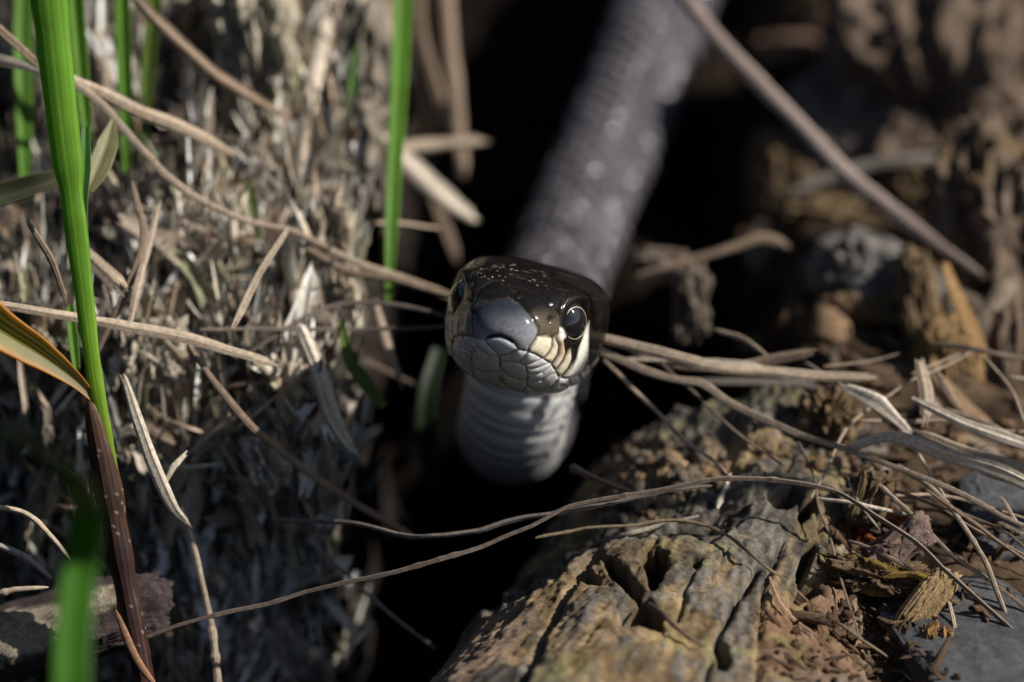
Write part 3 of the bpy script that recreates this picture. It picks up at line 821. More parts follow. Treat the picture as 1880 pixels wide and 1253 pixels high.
blade_obj('grass_blade', 'soft bright green blade rising close before the bark piece', [(132, 1460, -9.2), (130, 1253, -9.0), (136, 1130, -8.7), (150, 1020, -8.4), (158, 940, -9.2), (135, 875, -10.5), (80, 830, -11.5), (0, 785, -12), (-120, 740, -12)],
          [66, 66, 64, 60, 58, 60, 54, 40, 30], GRN, cmap=([0, 0.35, 0.48, 0.56, 0.7, 1], [(0.07, 0.22, 0.012), (0.06, 0.2, 0.012), (0.05, 0.12, 0.02), (0.11, 0.12, 0.07), (0.05, 0.07, 0.03), (0.04, 0.06, 0.02)]), fold=0.2)
GRN = (0.13, 0.29, 0.025)
for lab, pts, w_, cl in (
    ('narrow green blade behind the upper left edge of the reed stem', [(46, -90, 5.2), (42, 60, 5.0), (44, 210, 4.6), (46, 330, 4.2)], [34, 36, 34, 20], GRN),
    ('green blade rising right behind the reed stem', [(130, -90, 3.0), (140, 40, 3.0), (152, 170, 2.9), (166, 290, 2.8)], [40, 34, 30, 12], GRN),
    ('straight green blade between the reed and the brown straws', [(222, -90, 4.0), (226, 60, 4.0), (230, 190, 4.0), (232, 320, 4.0)], [30, 30, 28, 12], GRN),
    ('olive green blade with a dry brown side beside the straight blade', [(292, -90, 4.4), (280, 40, 4.4), (270, 150, 4.4), (262, 290, 4.3)], [28, 28, 26, 12], (0.13, 0.2, 0.03)),
    ('short green shoot with a cut brown tip beside the reed stem', [(157, 232, 0.9), (156, 300, 0.7), (152, 380, 0.5), (158, 470, 0.4), (166, 560, 0.4)], [16, 24, 18, 12, 8], (0.07, 0.2, 0.03)),
    ('bright green blade standing alone in the dark gap', [(744, -120, 6.2), (738, 40, 5.6), (730, 200, 4.9), (722, 350, 4.3), (716, 480, 4.0), (712, 560, 3.9)], [36, 36, 34, 30, 26, 10], GRN),
    ('small green blade against the bleached straws at the gap', [(652, 90, 5.6), (645, 180, 5.4), (640, 260, 5.2), (634, 320, 5.1)], [8, 18, 20, 10], (0.09, 0.22, 0.025)),
    ('green and brown bent blade tip left of the snake neck', [(626, 590, 2.6), (642, 660, 2.4), (672, 706, 2.3), (706, 748, 2.2)], [10, 22, 26, 18], (0.13, 0.2, 0.03)),
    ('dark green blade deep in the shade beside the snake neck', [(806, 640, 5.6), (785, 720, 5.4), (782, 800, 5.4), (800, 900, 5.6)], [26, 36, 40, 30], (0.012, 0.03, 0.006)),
    ('short green piece behind the lower reed stem', [(128, 560, 1.2), (134, 620, 1.1), (142, 690, 1.0)], [16, 20, 12], GRN),
    ('tiny olive green tip among the bleached straws', [(455, 330, 3.6), (466, 385, 3.4), (476, 440, 3.4)], [6, 18, 8], (0.13, 0.17, 0.03)),
):
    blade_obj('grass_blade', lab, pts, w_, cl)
blade_obj('dry_leaf', 'pale yellowish dry leaf behind the short green shoot', [(208, 220, 1.8), (196, 268, 1.6), (176, 320, 1.4), (160, 352, 1.3)], [8, 40, 44, 20], (0.30, 0.28, 0.13), category='leaf')
blade_obj('dry_leaf', 'grey green folded leaf lying behind the reed stem', [(-60, 372, 1.8), (20, 352, 1.7), (90, 330, 1.6), (150, 312, 1.6)], [40, 46, 36, 10], (0.17, 0.17, 0.09), category='leaf')

# ---------------------------------------------------------------- straws traced one by one
TAN = (0.34, 0.265, 0.19); PALE = (0.48, 0.41, 0.32); BRN = (0.22, 0.155, 0.105); GRY = (0.22, 0.19, 0.16); DRK = (0.11, 0.085, 0.065)
STRAWS = [
 ('thick pale straw crossing behind the reed stem', [(-60, 552, 0.1), (130, 585, 0.3), (300, 612, 0.6), (420, 640, 0.9), (500, 668, 1.3)], [20, 22, 28, 30, 18], TAN),
 ('brown straw sloping right from the reed into the tussock', [(120, 140, 1.9), (240, 198, 2.4), (330, 238, 2.9), (425, 282, 3.6)], [20, 28, 28, 18], TAN),
 ('thin long straw falling from the reed towards the snake head', [(100, 125, 1.8), (190, 190, 1.9), (250, 255, 1.9), (315, 325, 2.1), (400, 385, 2.5), (530, 425, 3.0), (640, 475, 3.4), (750, 515, 3.8), (835, 548, 4.2)], [18, 22, 20, 20, 16, 16, 18, 20, 18], TAN),
 ('thick brown straw in the upper corner above the tussock', [(225, -30, 3.4), (290, 45, 3.4), (370, 115, 3.6), (430, 160, 4.0), (520, 215, 4.6)], [28, 32, 34, 30, 18], BRN),
 ('jointed straw standing up among the moss clumps', [(522, 428, 1.6), (490, 480, 1.4), (462, 530, 1.3), (432, 590, 1.2)], [14, 18, 22, 16], TAN),
 ('grey brown twig running down from the thick pale straw into the gap', [(352, 645, 1.0), (390, 702, 1.0), (440, 765, 1.0), (480, 805, 1.2), (570, 870, 1.8), (650, 920, 2.3), (755, 982, 2.6)], [12, 18, 18, 18, 20, 20, 18], BRN),
 ('curved brown straw hanging beside the reed stem', [(248, 350, 1.7), (262, 440, 1.5), (238, 530, 1.4), (200, 600, 1.4), (176, 650, 1.4)], [16, 20, 18, 18, 10], BRN),
 ('pale curved straw beside the hanging brown one', [(292, 380, 1.7), (272, 460, 1.5), (250, 540, 1.3), (236, 610, 1.3)], [14, 20, 20, 14], TAN),
 ('short stub of straw left of the reed stem', [(56, 415, 0.9), (92, 480, 0.8), (122, 555, 0.8)], [14, 18, 16], BRN),
 ('thick cut stem poking out right of the reed', [(150, 455, 1.5), (190, 495, 1.3), (222, 528, 1.2)], [34, 40, 40], TAN),
 ('brown stem entering behind the top of the reed', [(-40, 20, 1.8), (30, 82, 1.8), (70, 118, 1.9)], [22, 22, 18], BRN),
 ('grey stem lying behind the top of the reed', [(-40, 100, 2.0), (20, 112, 2.0), (64, 130, 2.0)], [26, 26, 16], GRY),
 ('thin dark fibre reaching the snake head from the tussock', [(470, 640, 2.2), (560, 582, 2.5), (640, 562, 2.7), (730, 562, 2.7), (830, 585, 2.6)], [8, 9, 10, 10, 9], DRK),
 ('lower dark fibre reaching the snake jaw from the tussock', [(380, 606, 1.7), (500, 606, 2.2), (640, 606, 2.6), (740, 602, 2.6), (835, 600, 2.5)], [8, 10, 11, 10, 9], DRK),
 ('rusty straw pointing at the left eye of the snake', [(560, 455, 3.2), (650, 500, 3.2), (750, 520, 3.0), (840, 545, 2.9)], [14, 20, 20, 18], BRN),
 ('forked pale straw hanging down the tussock face', [(228, 700, 0.9), (258, 780, 0.7), (292, 870, 0.7), (318, 930, 0.8), (345, 965, 1.0)], [18, 28, 32, 30, 14], PALE),
 ('short side piece of the forked pale straw', [(300, 890, 0.8), (322, 862, 0.8), (338, 838, 0.9)], [14, 16, 14], PALE),
 ('bleached upright straw along the edge of the gap', [(610, -60, 6.2), (590, 60, 5.8), (572, 160, 5.4), (566, 280, 5.0), (590, 400, 4.6)], [36, 42, 40, 36, 26], PALE),
 ('broad tan straw leaning over the dark gap', [(736, -60, 7.6), (712, 60, 7.2), (680, 160, 6.8), (655, 250, 6.4)], [52, 56, 50, 34], TAN),
 ('dusky upright straw behind the broad tan straw', [(655, -60, 7.2), (645, 80, 6.8), (628, 190, 6.4), (610, 270, 6.2)], [48, 48, 44, 30], TAN),
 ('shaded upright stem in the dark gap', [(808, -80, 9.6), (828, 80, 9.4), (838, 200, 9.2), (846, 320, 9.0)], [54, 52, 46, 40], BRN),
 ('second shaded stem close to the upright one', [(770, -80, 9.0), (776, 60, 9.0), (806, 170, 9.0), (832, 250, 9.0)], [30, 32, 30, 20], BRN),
 ('horizontal broken straw in the dark gap', [(722, 272, 7.2), (800, 262, 7.4), (888, 256, 7.6)], [30, 32, 26], TAN),
 ('thick pale broken stem sloping into the gap', [(700, 255, 6.6), (770, 320, 6.8), (830, 372, 7.0), (872, 402, 7.2)], [40, 62, 52, 30], PALE),
 ('pale bent straw below the tan straw', [(660, 240, 6.2), (668, 330, 5.9), (685, 400, 5.7), (700, 448, 5.6)], [50, 46, 44, 32], PALE),
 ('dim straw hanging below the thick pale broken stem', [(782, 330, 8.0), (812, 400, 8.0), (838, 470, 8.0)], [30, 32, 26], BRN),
 ('straw hanging into the gap beside the snake head', [(694, 560, 3.6), (716, 630, 3.4), (738, 700, 3.4)], [18, 24, 16], TAN),
 ('broad pale straw at the lower edge of the tussock', [(556, 610, 2.2), (590, 690, 2.0), (616, 770, 2.0), (648, 828, 2.1)], [36, 46, 44, 22], PALE),
 ('long grey stem leaning across the upper right background', [(1215, -60, 7.6), (1300, 50, 7.4), (1400, 158, 7.2), (1500, 258, 7.0), (1620, 372, 6.6), (1720, 450, 6.2), (1800, 505, 5.8)], [36, 36, 38, 36, 36, 30, 16], (0.26, 0.20, 0.17)),
 ('brown straw leaving the snake jaw towards the right', [(1085, 615, 2.3), (1200, 645, 2.2), (1320, 672, 2.2), (1450, 684, 2.3), (1606, 692, 2.4)], [20, 26, 22, 22, 18], TAN),
 ('long wavy straw from the snake jaw down over the log end', [(1080, 634, 2.4), (1220, 690, 2.2), (1290, 708, 2.1), (1350, 745, 2.0), (1480, 800, 1.6), (1560, 822, 1.4)], [20, 24, 22, 22, 20, 14], TAN),
 ('pale arched straw bundle strand beyond the log', [(1560, 820, 1.3), (1640, 802, 1.1), (1730, 835, 1.0), (1820, 862, 0.9), (1940, 915, 0.8)], [22, 30, 36, 34, 30], PALE),
 ('thin straight straw running beyond the log to the slab', [(1480, 800, 1.3), (1600, 842, 1.0), (1720, 888, 0.7), (1920, 985, 0.3)], [14, 15, 14, 12], TAN),
 ('short splintered stub above the brown straw', [(1330, 680, 2.6), (1420, 658, 2.5), (1488, 646, 2.4)], [20, 26, 20], BRN),
 ('thick pale straw in the bundle beyond the log', [(1690, 738, 1.7), (1780, 782, 1.5), (1940, 838, 1.3)], [22, 34, 34], PALE),
 ('lower brown straw in the bundle beyond the log', [(1700, 800, 1.5), (1800, 838, 1.2), (1940, 880, 1.0)], [24, 30, 28], TAN),
 ('frayed pale straw end lying on the bundle', [(1556, 712, 1.9), (1610, 745, 1.7), (1668, 792, 1.6)], [24, 36, 18], PALE),
 ('second frayed straw end under the first', [(1590, 730, 2.0), (1630, 770, 1.9), (1660, 782, 1.8)], [20, 24, 12], PALE),
 ('short upright brown stub rising from the bundle', [(1690, 668, 2.3), (1697, 720, 2.0), (1698, 772, 1.8)], [26, 32, 24], TAN),
 ('leaning brown splinter beside the upright stub', [(1715, 680, 2.6), (1740, 720, 2.3), (1768, 756, 2.1)], [16, 22, 14], BRN),
 ('orange ended stub in the right background', [(1740, 490, 4.8), (1760, 555, 4.6), (1790, 610, 4.4), (1808, 650, 4.3)], [24, 34, 44, 34], (0.38, 0.22, 0.09)),
 ('grey blurred stem arching over the background wood', [(1460, 350, 9.0), (1580, 308, 9.0), (1720, 290, 9.0), (1920, 305, 9.0)], [20, 26, 26, 24], GRY),
 ('dark blurred twig crossing the black hollow', [(1180, 500, 6.0), (1290, 470, 6.0), (1390, 440, 6.0), (1440, 450, 6.0)], [12, 18, 22, 30], BRN),
 ('shaded root under the brown straw', [(1290, 700, 4.0), (1400, 702, 4.0), (1500, 712, 4.0), (1560, 760, 4.0)], [14, 18, 16, 10], GRY),
]
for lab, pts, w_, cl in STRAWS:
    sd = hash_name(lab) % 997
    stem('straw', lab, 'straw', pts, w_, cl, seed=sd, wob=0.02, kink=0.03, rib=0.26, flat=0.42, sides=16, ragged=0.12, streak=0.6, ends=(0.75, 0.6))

# twigs that lie over the log: their depth is the log's own plus a small lift
def over(pts, lift):
    out = []
    for i, p in enumerate(pts):
        l = lift[i] if isinstance(lift, (list, tuple)) else lift
        out.append((p[0], p[1], on(p[0], p[1], l)) if len(p) == 2 else p)
    return out
TWIGS = [
 ('long dark twig arching from the tussock over the log to the slab', [(250, 1178, 0.3), (380, 1135, 0.3), (480, 1108, 0.3), (620, 1075, 0.3), (730, 1050, 0.3), (850, 1015, 0.3), (940, 975, 0.35), (1020, 945, 0.4), (1110, 920, 0.45), (1220, 900, 0.5), (1330, 886, 0.5), (1430, 886, 0.5), (1510, 898, 0.4), (1590, 938, 0.25), (1680, 1002, 0.05), (1780, 1082, -0.2), (1920, 1215, -0.5)],
  [9, 11, 12, 13, 12, 12, 12, 12, 12, 12, 13, 13, 13, 13, 13, 14, 13], (0.15, 0.115, 0.09), 0),
 ('grey twig joining the long dark twig at the gap', [(500, 955, 2.0), (640, 962, 1.5), (770, 985, 0.8), (870, 972, 0.6), (980, 948, 0.55), (1100, 930, 0.6), (1210, 912, 0.65), (1310, 893, 0.7)], [9, 10, 12, 12, 12, 11, 11, 9], (0.16, 0.135, 0.115), 0),
 ('short knobbed twig end leaning on the log crumbs', [(1050, 858, 2.0), (1085, 876, 1.7), (1130, 896, 1.4), (1180, 914, 1.0)], [22, 14, 13, 12], BRN, 0),
 ('pale slim straw lying across the log rim', [(1064, 1006), (1130, 986), (1200, 968), (1284, 948)], [7, 9, 9, 6], PALE, [0.1, 0.2, 0.2, 0.15]),
 ('thin brown stem sagging over the log face', [(985, 990, 0.7), (1130, 964, 0.6), (1240, 957, 0.5), (1325, 973, 0.2), (1400, 1035), (1480, 1105), (1550, 1155), (1632, 1205)], [8, 8, 8, 8, 8, 8, 8, 8], (0.26, 0.19, 0.11), 0.22),
 ('small dark stick lying by the holes in the log', [(1190, 1110), (1215, 1130), (1248, 1162), (1292, 1190)], [12, 14, 12, 7], (0.13, 0.085, 0.06), [0.12, 0.25, 0.22, 0.1]),
 ('curved pinkish splinter on the right of the log', [(1414, 1060), (1430, 1108), (1460, 1144), (1496, 1168)], [8, 11, 11, 7], (0.36, 0.22, 0.14), 0.12),
 ('short pale splinter standing on the log rim', [(1340, 868), (1330, 902), (1318, 934)], [7, 11, 14], PALE, [0.25, 0.18, 0.06]),
 ('straight twig slanting beside the red rotten wood', [(1650, 850, 1.0), (1715, 900, 0.7), (1765, 960, 0.4), (1815, 1040, 0.1), (1850, 1130, -0.1)], [12, 15, 15, 15, 12], TAN, 0),
 ('thin twig crossing the slanting one', [(1600, 880, 0.9), (1690, 960, 0.6), (1790, 1050, 0.2), (1900, 1130, -0.1)], [11, 12, 12, 11], TAN, 0),
 ('fine twig over the grey slab', [(1700, 900, 0.6), (1780, 960, 0.4), (1900, 1040, 0.1)], [9, 10, 9], BRN, 0),
 ('shaded pale straw hanging to a lit tip under the tussock', [(335, 930, 1.3), (362, 1040, 1.2), (384, 1130, 1.2), (402, 1270, 1.1)], [14, 16, 18, 24], TAN, 0),
 ('thin shaded straw at the foot of the tussock', [(560, 990, 2.4), (640, 1060, 2.4), (720, 1130, 2.4), (800, 1190, 2.4)], [10, 11, 11, 10], GRY, 0),
 ('shaded straw loop at the lower left border', [(-30, 925, 0.5), (50, 945, 0.6), (95, 985, 0.6), (130, 1030, 0.6)], [12, 14, 13, 10], TAN, 0),
 ('dim straw beside the bark piece', [(-30, 985, 0.4), (40, 1025, 0.4), (95, 1062, 0.5)], [14, 20, 16], GRY, 0),
 ('pale straw end above the bark piece', [(-30, 1096, 0.0), (30, 1086, 0.0), (88, 1078, 0.1)], [10, 14, 8], TAN, 0),
]
for lab, pts, w_, cl, lift in TWIGS:
    sd = hash_name(lab) % 997
    stem('twig', lab, 'twig', over(pts, lift), w_, cl, seed=sd, wob=0.02, kink=0.035, knots=0.45, rib=0.22, flat=0.8, sides=9, streak=0.7, n=140)

# hair-thin straws, tangled over the tussock and beyond the log
THIN = [('pale', (0.46, 0.39, 0.30)), ('tan', (0.33, 0.25, 0.18)), ('dark brown', (0.15, 0.11, 0.08))]
def thin_straw(pts, wpx, k, seed, place):
    tn, cl = THIN[k]
    V, F, c = strip(pxs(pts), np.array([0.8, 1.0, 1.0, 0.7]) * wpx * KPX, cl, sides=6, flat=0.7, rib=0.2, seed=seed, streak=0.5, n=34, kink=0.05, wob=0.03, knots=0.3)
    obj('thin_straw', V, F, c, M_STRAW, smooth=False, label=tn + ' hair thin straw ' + place, category='straw', group=tn + ' thin straws ' + place)
for i in range(58):
    px, py = rng.uniform(-40, 520), rng.uniform(20, 960)
    L = rng.uniform(110, 380); a = rng.normal(0.55, 0.4) if i % 3 else rng.uniform(-1.2, 1.5)
    x1, y1 = px + math.cos(a) * L, py + math.sin(a) * L
    ws = [on(px + (x1 - px) * t, py + (y1 - py) * t) for t in (0, 0.35, 0.7, 1)]
    m = min(ws); ws = [min(q, m + 1.3) - rng.uniform(0.1, 0.45) for q in ws]
    if max(ws) > 7: continue
    b = rng.normal(0, 0.06) * L
    pts = [(px + (x1 - px) * t - math.sin(a) * b * math.sin(math.pi * t), py + (y1 - py) * t + math.cos(a) * b * math.sin(math.pi * t), w) for t, w in zip((0, 0.35, 0.7, 1), ws)]
    thin_straw(pts, rng.uniform(4.5, 9), int(rng.choice(3, p=[0.35, 0.4, 0.25])), 2000 + i, 'tangled over the tussock')
for i in range(26):
    px, py = rng.uniform(1090, 1760), rng.uniform(600, 1060)
    if py > 690 and px < 1560: px, py = px + 330, py - 60
    L = rng.uniform(120, 420); a = rng.normal(0.35, 0.3) if i % 4 else rng.uniform(-1.0, 1.6)
    x1, y1 = px + math.cos(a) * L, py + math.sin(a) * L
    b = rng.normal(0, 0.07) * L
    pts = []
    for t in (0, 0.35, 0.7, 1):
        x = px + (x1 - px) * t - math.sin(a) * b * math.sin(math.pi * t); y = py + (y1 - py) * t + math.cos(a) * b * math.sin(math.pi * t)
        pts.append((x, y, min(np.interp(y, [500, 600, 700, 800, 900, 1000, 1200], [4.5, 3.2, 2.5, 1.8, 1.1, 0.5, -0.6]), on(x, y, 0.05)) + rng.uniform(-0.15, 0.0)))
    thin_straw(pts, rng.uniform(4.5, 9), int(rng.choice(3, p=[0.25, 0.45, 0.3])), 2100 + i, 'tangled beyond the log')
# ---------------------------------------------------------------- bleached fragments in the tussock
def frag_template(seed, nl=8, nw=5):
    g = np.random.default_rng(seed)
    t = np.linspace(0, 1, nl); v = np.linspace(-1, 1, nw)
    T, Vv = np.meshgrid(t, v, indexing='ij')
    wid = 0.5 * (0.55 + 0.45 * np.sin(np.pi * np.clip(T * 0.8 + 0.2, 0, 1))) * (1 + 0.35 * g.uniform(-1, 1, (nl, 1))) 
    bend = g.uniform(-0.35, 0.35)
    x = Vv * wid + bend * (T ** 2) + 0.08 * g.uniform(-1, 1, T.shape)
    z = T + np.where((T == 1) | (T == 0), g.uniform(-0.16, 0.16, T.shape), 0)
    curl = g.uniform(0.3, 1.0)
    y = curl * (Vv ** 2) * wid + 0.30 * g.uniform(-1, 1) * T ** 2 + 0.09 * g.uniform(-1, 1, T.shape)
    return x, y, z, T, grid_faces(nl, nw)
FT = [frag_template(200 + i) for i in range(14)]
PAL = [(0.58, 0.53, 0.44), (0.50, 0.43, 0.34), (0.36, 0.29, 0.22), (0.48, 0.47, 0.42), (0.64, 0.61, 0.55), (0.28, 0.21, 0.15), (0.36, 0.36, 0.22)]
def frag_mesh(k, ci):
    x, y, z, T, F = FT[k]
    V = np.stack([x * 0.30, y * 0.30, z], -1).reshape(-1, 3)
    g = np.random.default_rng(k * 7 + ci)
    c = np.asarray(PAL[ci])[None] * (1 + 0.25 * g.uniform(-1, 1, (len(V), 1)))
    return V, F, c
FRAG_LABEL = ['short %s scrap of straw stuck in the dead grass tussock' % q for q in ('cream', 'tan', 'brownish', 'greyish', 'whitish', 'dark brown', 'olive tinged')]
frag_me = {}
def place_frag(p, ang, lean, spin, ln, wd, k, ci):
    """matrix that stands a fragment (its length along z) at p"""
    d = UP * math.cos(ang) + RX * math.sin(ang) - FW * lean; d /= np.linalg.norm(d)
    n = -FW * math.cos(spin) + np.cross(d, -FW) * math.sin(spin); n = n - d * (n @ d); n /= np.linalg.norm(n)
    xx = np.cross(n, d)
    return np.stack([xx * wd, n * wd, d * ln], 1), p
cand = []
while len(cand) < 2800:
    u = rng.uniform(); 
    px = rng.uniform(215, 650) if u < 0.74 else rng.uniform(-60, 240)
    py = rng.uniform(-60, 1290)
    cl = vnoise(np.array([[px / 70.0, py / 55.0, 0.5]]), 123)[0]
    if cl < rng.uniform(-0.35, 0.22): continue
    w = on(px, py)
    if w > 11: continue
    up = rng.uniform() < 0.72
    ang = rng.normal(0.0, 0.35) if up else rng.uniform(-1.5, 1.5)
    if rng.uniform() < 0.3: ang += math.pi
    ln = rng.uniform(0.18, 0.6) * (2.0 if rng.uniform() < 0.16 else 1.0)
    wd = rng.uniform(0.15, 0.95) * (0.5 + 0.7 * ln)
    if rng.uniform() < 0.5:
        ln = rng.uniform(0.45, 1.25); wd = rng.uniform(0.10, 0.34); ang = rng.normal(0.0, 0.3)
    k = int(rng.integers(len(FT))); 
    ci = int(rng.choice(len(PAL), p=[0.22, 0.2, 0.16, 0.14, 0.1, 0.13, 0.05]))
    lean = rng.uniform(-0.2, 0.9)
    cand.append((ln * wd, px, py, w, ang, lean, rng.uniform(-1.0, 1.0), ln, wd, k, ci))
cand.sort(key=lambda q: -q[0] / (1 + 0.02 * abs(q[3])))
VS, FS, CS, off = [], [], [], 0
for n_, (a_, px, py, w, ang, lean, spin, ln, wd, k, ci) in enumerate(cand):
    p = C(px, py, w + 0.05)
    M3, p = place_frag(p, ang, lean, spin, ln, wd, k, ci)
    if n_ < 280:
        key = (k, ci)
        if key not in frag_me:
            V, F, c = frag_mesh(k, ci)
            frag_me[key] = mesh_data('straw_fragment', V, F, c, True, M_FRAG)
        o = add('straw_fragment', frag_me[key], label=FRAG_LABEL[ci], category='straw', group=FRAG_LABEL[ci].split(' stuck')[0] + 's')
        M4 = Matrix([[*M3[r], p[r] * CM] for r in range(3)] + [[0, 0, 0, 1]])
        o.matrix_world = M4
    else:
        V, F, c = frag_mesh(k, ci)
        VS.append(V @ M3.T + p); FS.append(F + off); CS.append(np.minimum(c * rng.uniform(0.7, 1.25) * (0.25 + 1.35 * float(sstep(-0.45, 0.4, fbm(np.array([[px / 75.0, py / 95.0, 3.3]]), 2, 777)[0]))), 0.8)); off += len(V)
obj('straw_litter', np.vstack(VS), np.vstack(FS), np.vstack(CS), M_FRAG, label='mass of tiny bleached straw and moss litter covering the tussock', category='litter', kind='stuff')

# ---------------------------------------------------------------- lumps of wood, slabs, bark
def lump(px, py, wpx, hpx, depth, colour, name, label, category, roll=0.0, ground=False, box=0.6, rough=0.22, fine=0.10, seed=0, mat=M_CRUMB, lift=0.3, w=None, nu=64, stretch=1.0, c2=None, pfun=None):
    """an uneven closed lump; its axes are the picture's (or the ground's) and it sits on what is behind the pixel"""
    w0 = w if w is not None else on(px, py) - depth * lift
    ctr = C(px, py, w0)
    kk = KPX * (1 + w0 / DIST) * 0.5
    a = np.linspace(-math.pi / 2, math.pi / 2, nu); b = np.linspace(0, 2 * math.pi, nu * 2, endpoint=False)
    AA, BB = np.meshgrid(a, b, indexing='ij')
    sp = lambda q, e: np.sign(q) * np.abs(q) ** e
    X = sp(np.cos(AA), box) * sp(np.cos(BB), box); Z = sp(np.cos(AA), box) * sp(np.sin(BB), box); Y = sp(np.sin(AA), box)
    q = np.stack([X, Z * stretch, Y], -1).reshape(-1, 3)
    n1 = fbm(q * 1.7 + seed * 3.7, 3, 300 + seed).reshape(AA.shape); n2 = fbm(q * np.array([9, 3.0, 9]) + seed, 4, 400 + seed).reshape(AA.shape)
    n3 = fbm(q * np.array([22, 7.0, 22]) * (1 if mat is not M_SLATE else 0.6) + seed, 3, 450 + seed).reshape(AA.shape)
    n4 = np.round(n1 * 3.2 + 0.5 * n2) / 3.2
    k = 1 + rough * (n1 * 0.8 + n4 * 0.7) + fine * (n2 + 0.7 * n3)
    ca, sa = math.cos(roll), math.sin(roll)
    ex = (RX, np.array([0, 1.0, 0]), np.array([0, 0, 1.0])) if ground else (RX, UP, -FW)
    e1 = ex[0] * ca + ex[1] * sa; e2 = ex[1] * ca - ex[0] * sa; e3 = ex[2]
    hh = hpx * kk / (math.sin(PITCH) if ground else 1.0)
    V = ctr + (X * k * wpx * kk)[..., None] * e1 + (Z * k * hh)[..., None] * e2 + (Y * k * depth * 0.5)[..., None] * e3
    V = V.reshape(-1, 3)
    c = np.asarray(colour, float)[None] * (1 + 0.45 * n2.ravel() + 0.3 * n1.ravel())[:, None]
    if c2 is not None:
        c = mix(c, np.asarray(c2), sstep(0.0, 0.35, fbm(q * 2.4 + seed, 3, 500 + seed)))
    if pfun is not None:
        c = pfun(V, c, n2.ravel())
    return obj(name, V, grid_faces(nu, nu * 2, True), np.clip(c, 0.004, 0.8), mat, label=label, category=category, kind='thing')

OCH = (0.17, 0.115, 0.062); WTAN = (0.15, 0.108, 0.078); DBR = (0.10, 0.06, 0.035)
SLABS = [lump(1790, 1190, 270, 210, 0.5, (0.07, 0.07, 0.072), 'stone_slab', 'dark grey flat slab in the lower right corner', 'slab', ground=True, seed=19, roll=0.3, box=0.35, rough=0.10, fine=0.025, mat=M_SLATE, lift=0.1),
         lump(1850, 950, 160, 130, 0.5, (0.075, 0.075, 0.078), 'stone_slab', 'dark grey slab under the straw bundle at the right border', 'slab', ground=True, seed=20, roll=0.1, box=0.4, rough=0.10, fine=0.025, mat=M_SLATE, lift=0.1)]
SURF = tree_of(LOG, TUSSOCK, bpy.data.objects['ground'], *SLABS)
lump(1435, 345, 110, 190, 1.4, OCH, 'rotten_wood_chunk', 'ochre upright rotten chunk at the edge of the black hollow', 'wood chunk', seed=1, stretch=0.6, c2=WTAN)
lump(1610, 520, 250, 150, 1.6, (0.16, 0.145, 0.13), 'rotten_wood_chunk', 'smooth grey wood block in the right background', 'wood chunk', seed=2, roll=-0.35, rough=0.15, c2=(0.12, 0.11, 0.10))
lump(1690, 590, 70, 260, 1.2, OCH, 'rotten_wood_chunk', 'ochre ridge running down the right of the grey block', 'wood chunk', seed=3, roll=0.1)
lump(1600, 570, 190, 60, 0.9, OCH, 'rotten_wood_chunk', 'ochre broken lower edge of the grey block', 'wood chunk', seed=4)
lump(1745, 150, 420, 400, 3.0, WTAN, 'rotten_wood_chunk', 'large tan decayed stump far behind the long grey stem', 'wood chunk', seed=5, rough=0.3, fine=0.16, c2=(0.15, 0.11, 0.08))
lump(1840, 420, 240, 340, 2.2, WTAN, 'rotten_wood_chunk', 'tan decayed wood rising at the right border', 'wood chunk', seed=6, rough=0.3, fine=0.16, c2=OCH)
lump(1560, 235, 220, 230, 1.8, (0.13, 0.11, 0.095), 'rotten_wood_chunk', 'grey shaded wood behind the long grey stem', 'wood chunk', seed=7, rough=0.3)
lump(1690, 330, 120, 70, 1.0, OCH, 'rotten_wood_chunk', 'golden lump below the grey arching stem', 'wood chunk', seed=8)
lump(1500, 95, 220, 60, 1.2, (0.17, 0.11, 0.075), 'rotten_wood_chunk', 'dim brown branch stub at the top of the background', 'wood chunk', seed=9)
lump(1500, 385, 120, 44, 0.6, OCH, 'rotten_wood_chunk', 'small ochre crumbled lump under the upright ochre chunk', 'wood chunk', seed=10, rough=0.4)
lump(1740, 660, 110, 150, 1.0, (0.19, 0.12, 0.055), 'rotten_wood_chunk', 'golden brown piece under the orange ended stub', 'wood chunk', seed=11, roll=0.2)
lump(1840, 660, 60, 200, 1.0, WTAN, 'rotten_wood_chunk', 'upright splintered piece at the right border', 'wood chunk', seed=12, roll=-0.1, stretch=0.4)
lump(1270, 560, 60, 120, 0.8, (0.15, 0.12, 0.09), 'rotten_wood_chunk', 'dim crumb clump in the black hollow beside the snake head', 'wood chunk', seed=13, rough=0.5, w=5.5)
lump(1215, 480, 90, 40, 0.6, (0.22, 0.17, 0.13), 'rotten_wood_chunk', 'dusky chip lying in the hollow behind the snake head', 'wood chunk', seed=14, rough=0.5, w=6.5)
lump(1410, 470, 60, 60, 0.5, (0.22, 0.16, 0.12), 'rotten_wood_chunk', 'dusky lump at the end of the dark blurred twig', 'wood chunk', seed=15, rough=0.5)
lump(1520, 770, 80, 90, 0.6, OCH, 'rotten_wood_chunk', 'frayed golden tuft of wood behind the log', 'wood chunk', seed=16, rough=0.5, fine=0.35)
lump(1598, 915, 66, 96, 0.5, OCH, 'rotten_wood_chunk', 'blocky ochre piece on the right end of the log', 'wood chunk', seed=18, roll=-0.3, box=0.4, stretch=0.2, rough=0.16, fine=0.2, w=1.12)
lump(1655, 1000, 120, 60, 0.35, (0.22, 0.15, 0.12), 'rotten_wood_chunk', 'flat pinkish brown chip beside the red shreds', 'wood chunk', seed=21, roll=0.6, box=0.4, w=0.45)
lump(1620, 1060, 190, 60, 0.5, (0.16, 0.10, 0.06), 'rotten_wood_chunk', 'crumbly brown ridge with moss right of the log', 'wood chunk', seed=22, roll=-0.15, rough=0.4, fine=0.3, c2=(0.22, 0.15, 0.03), w=0.3)
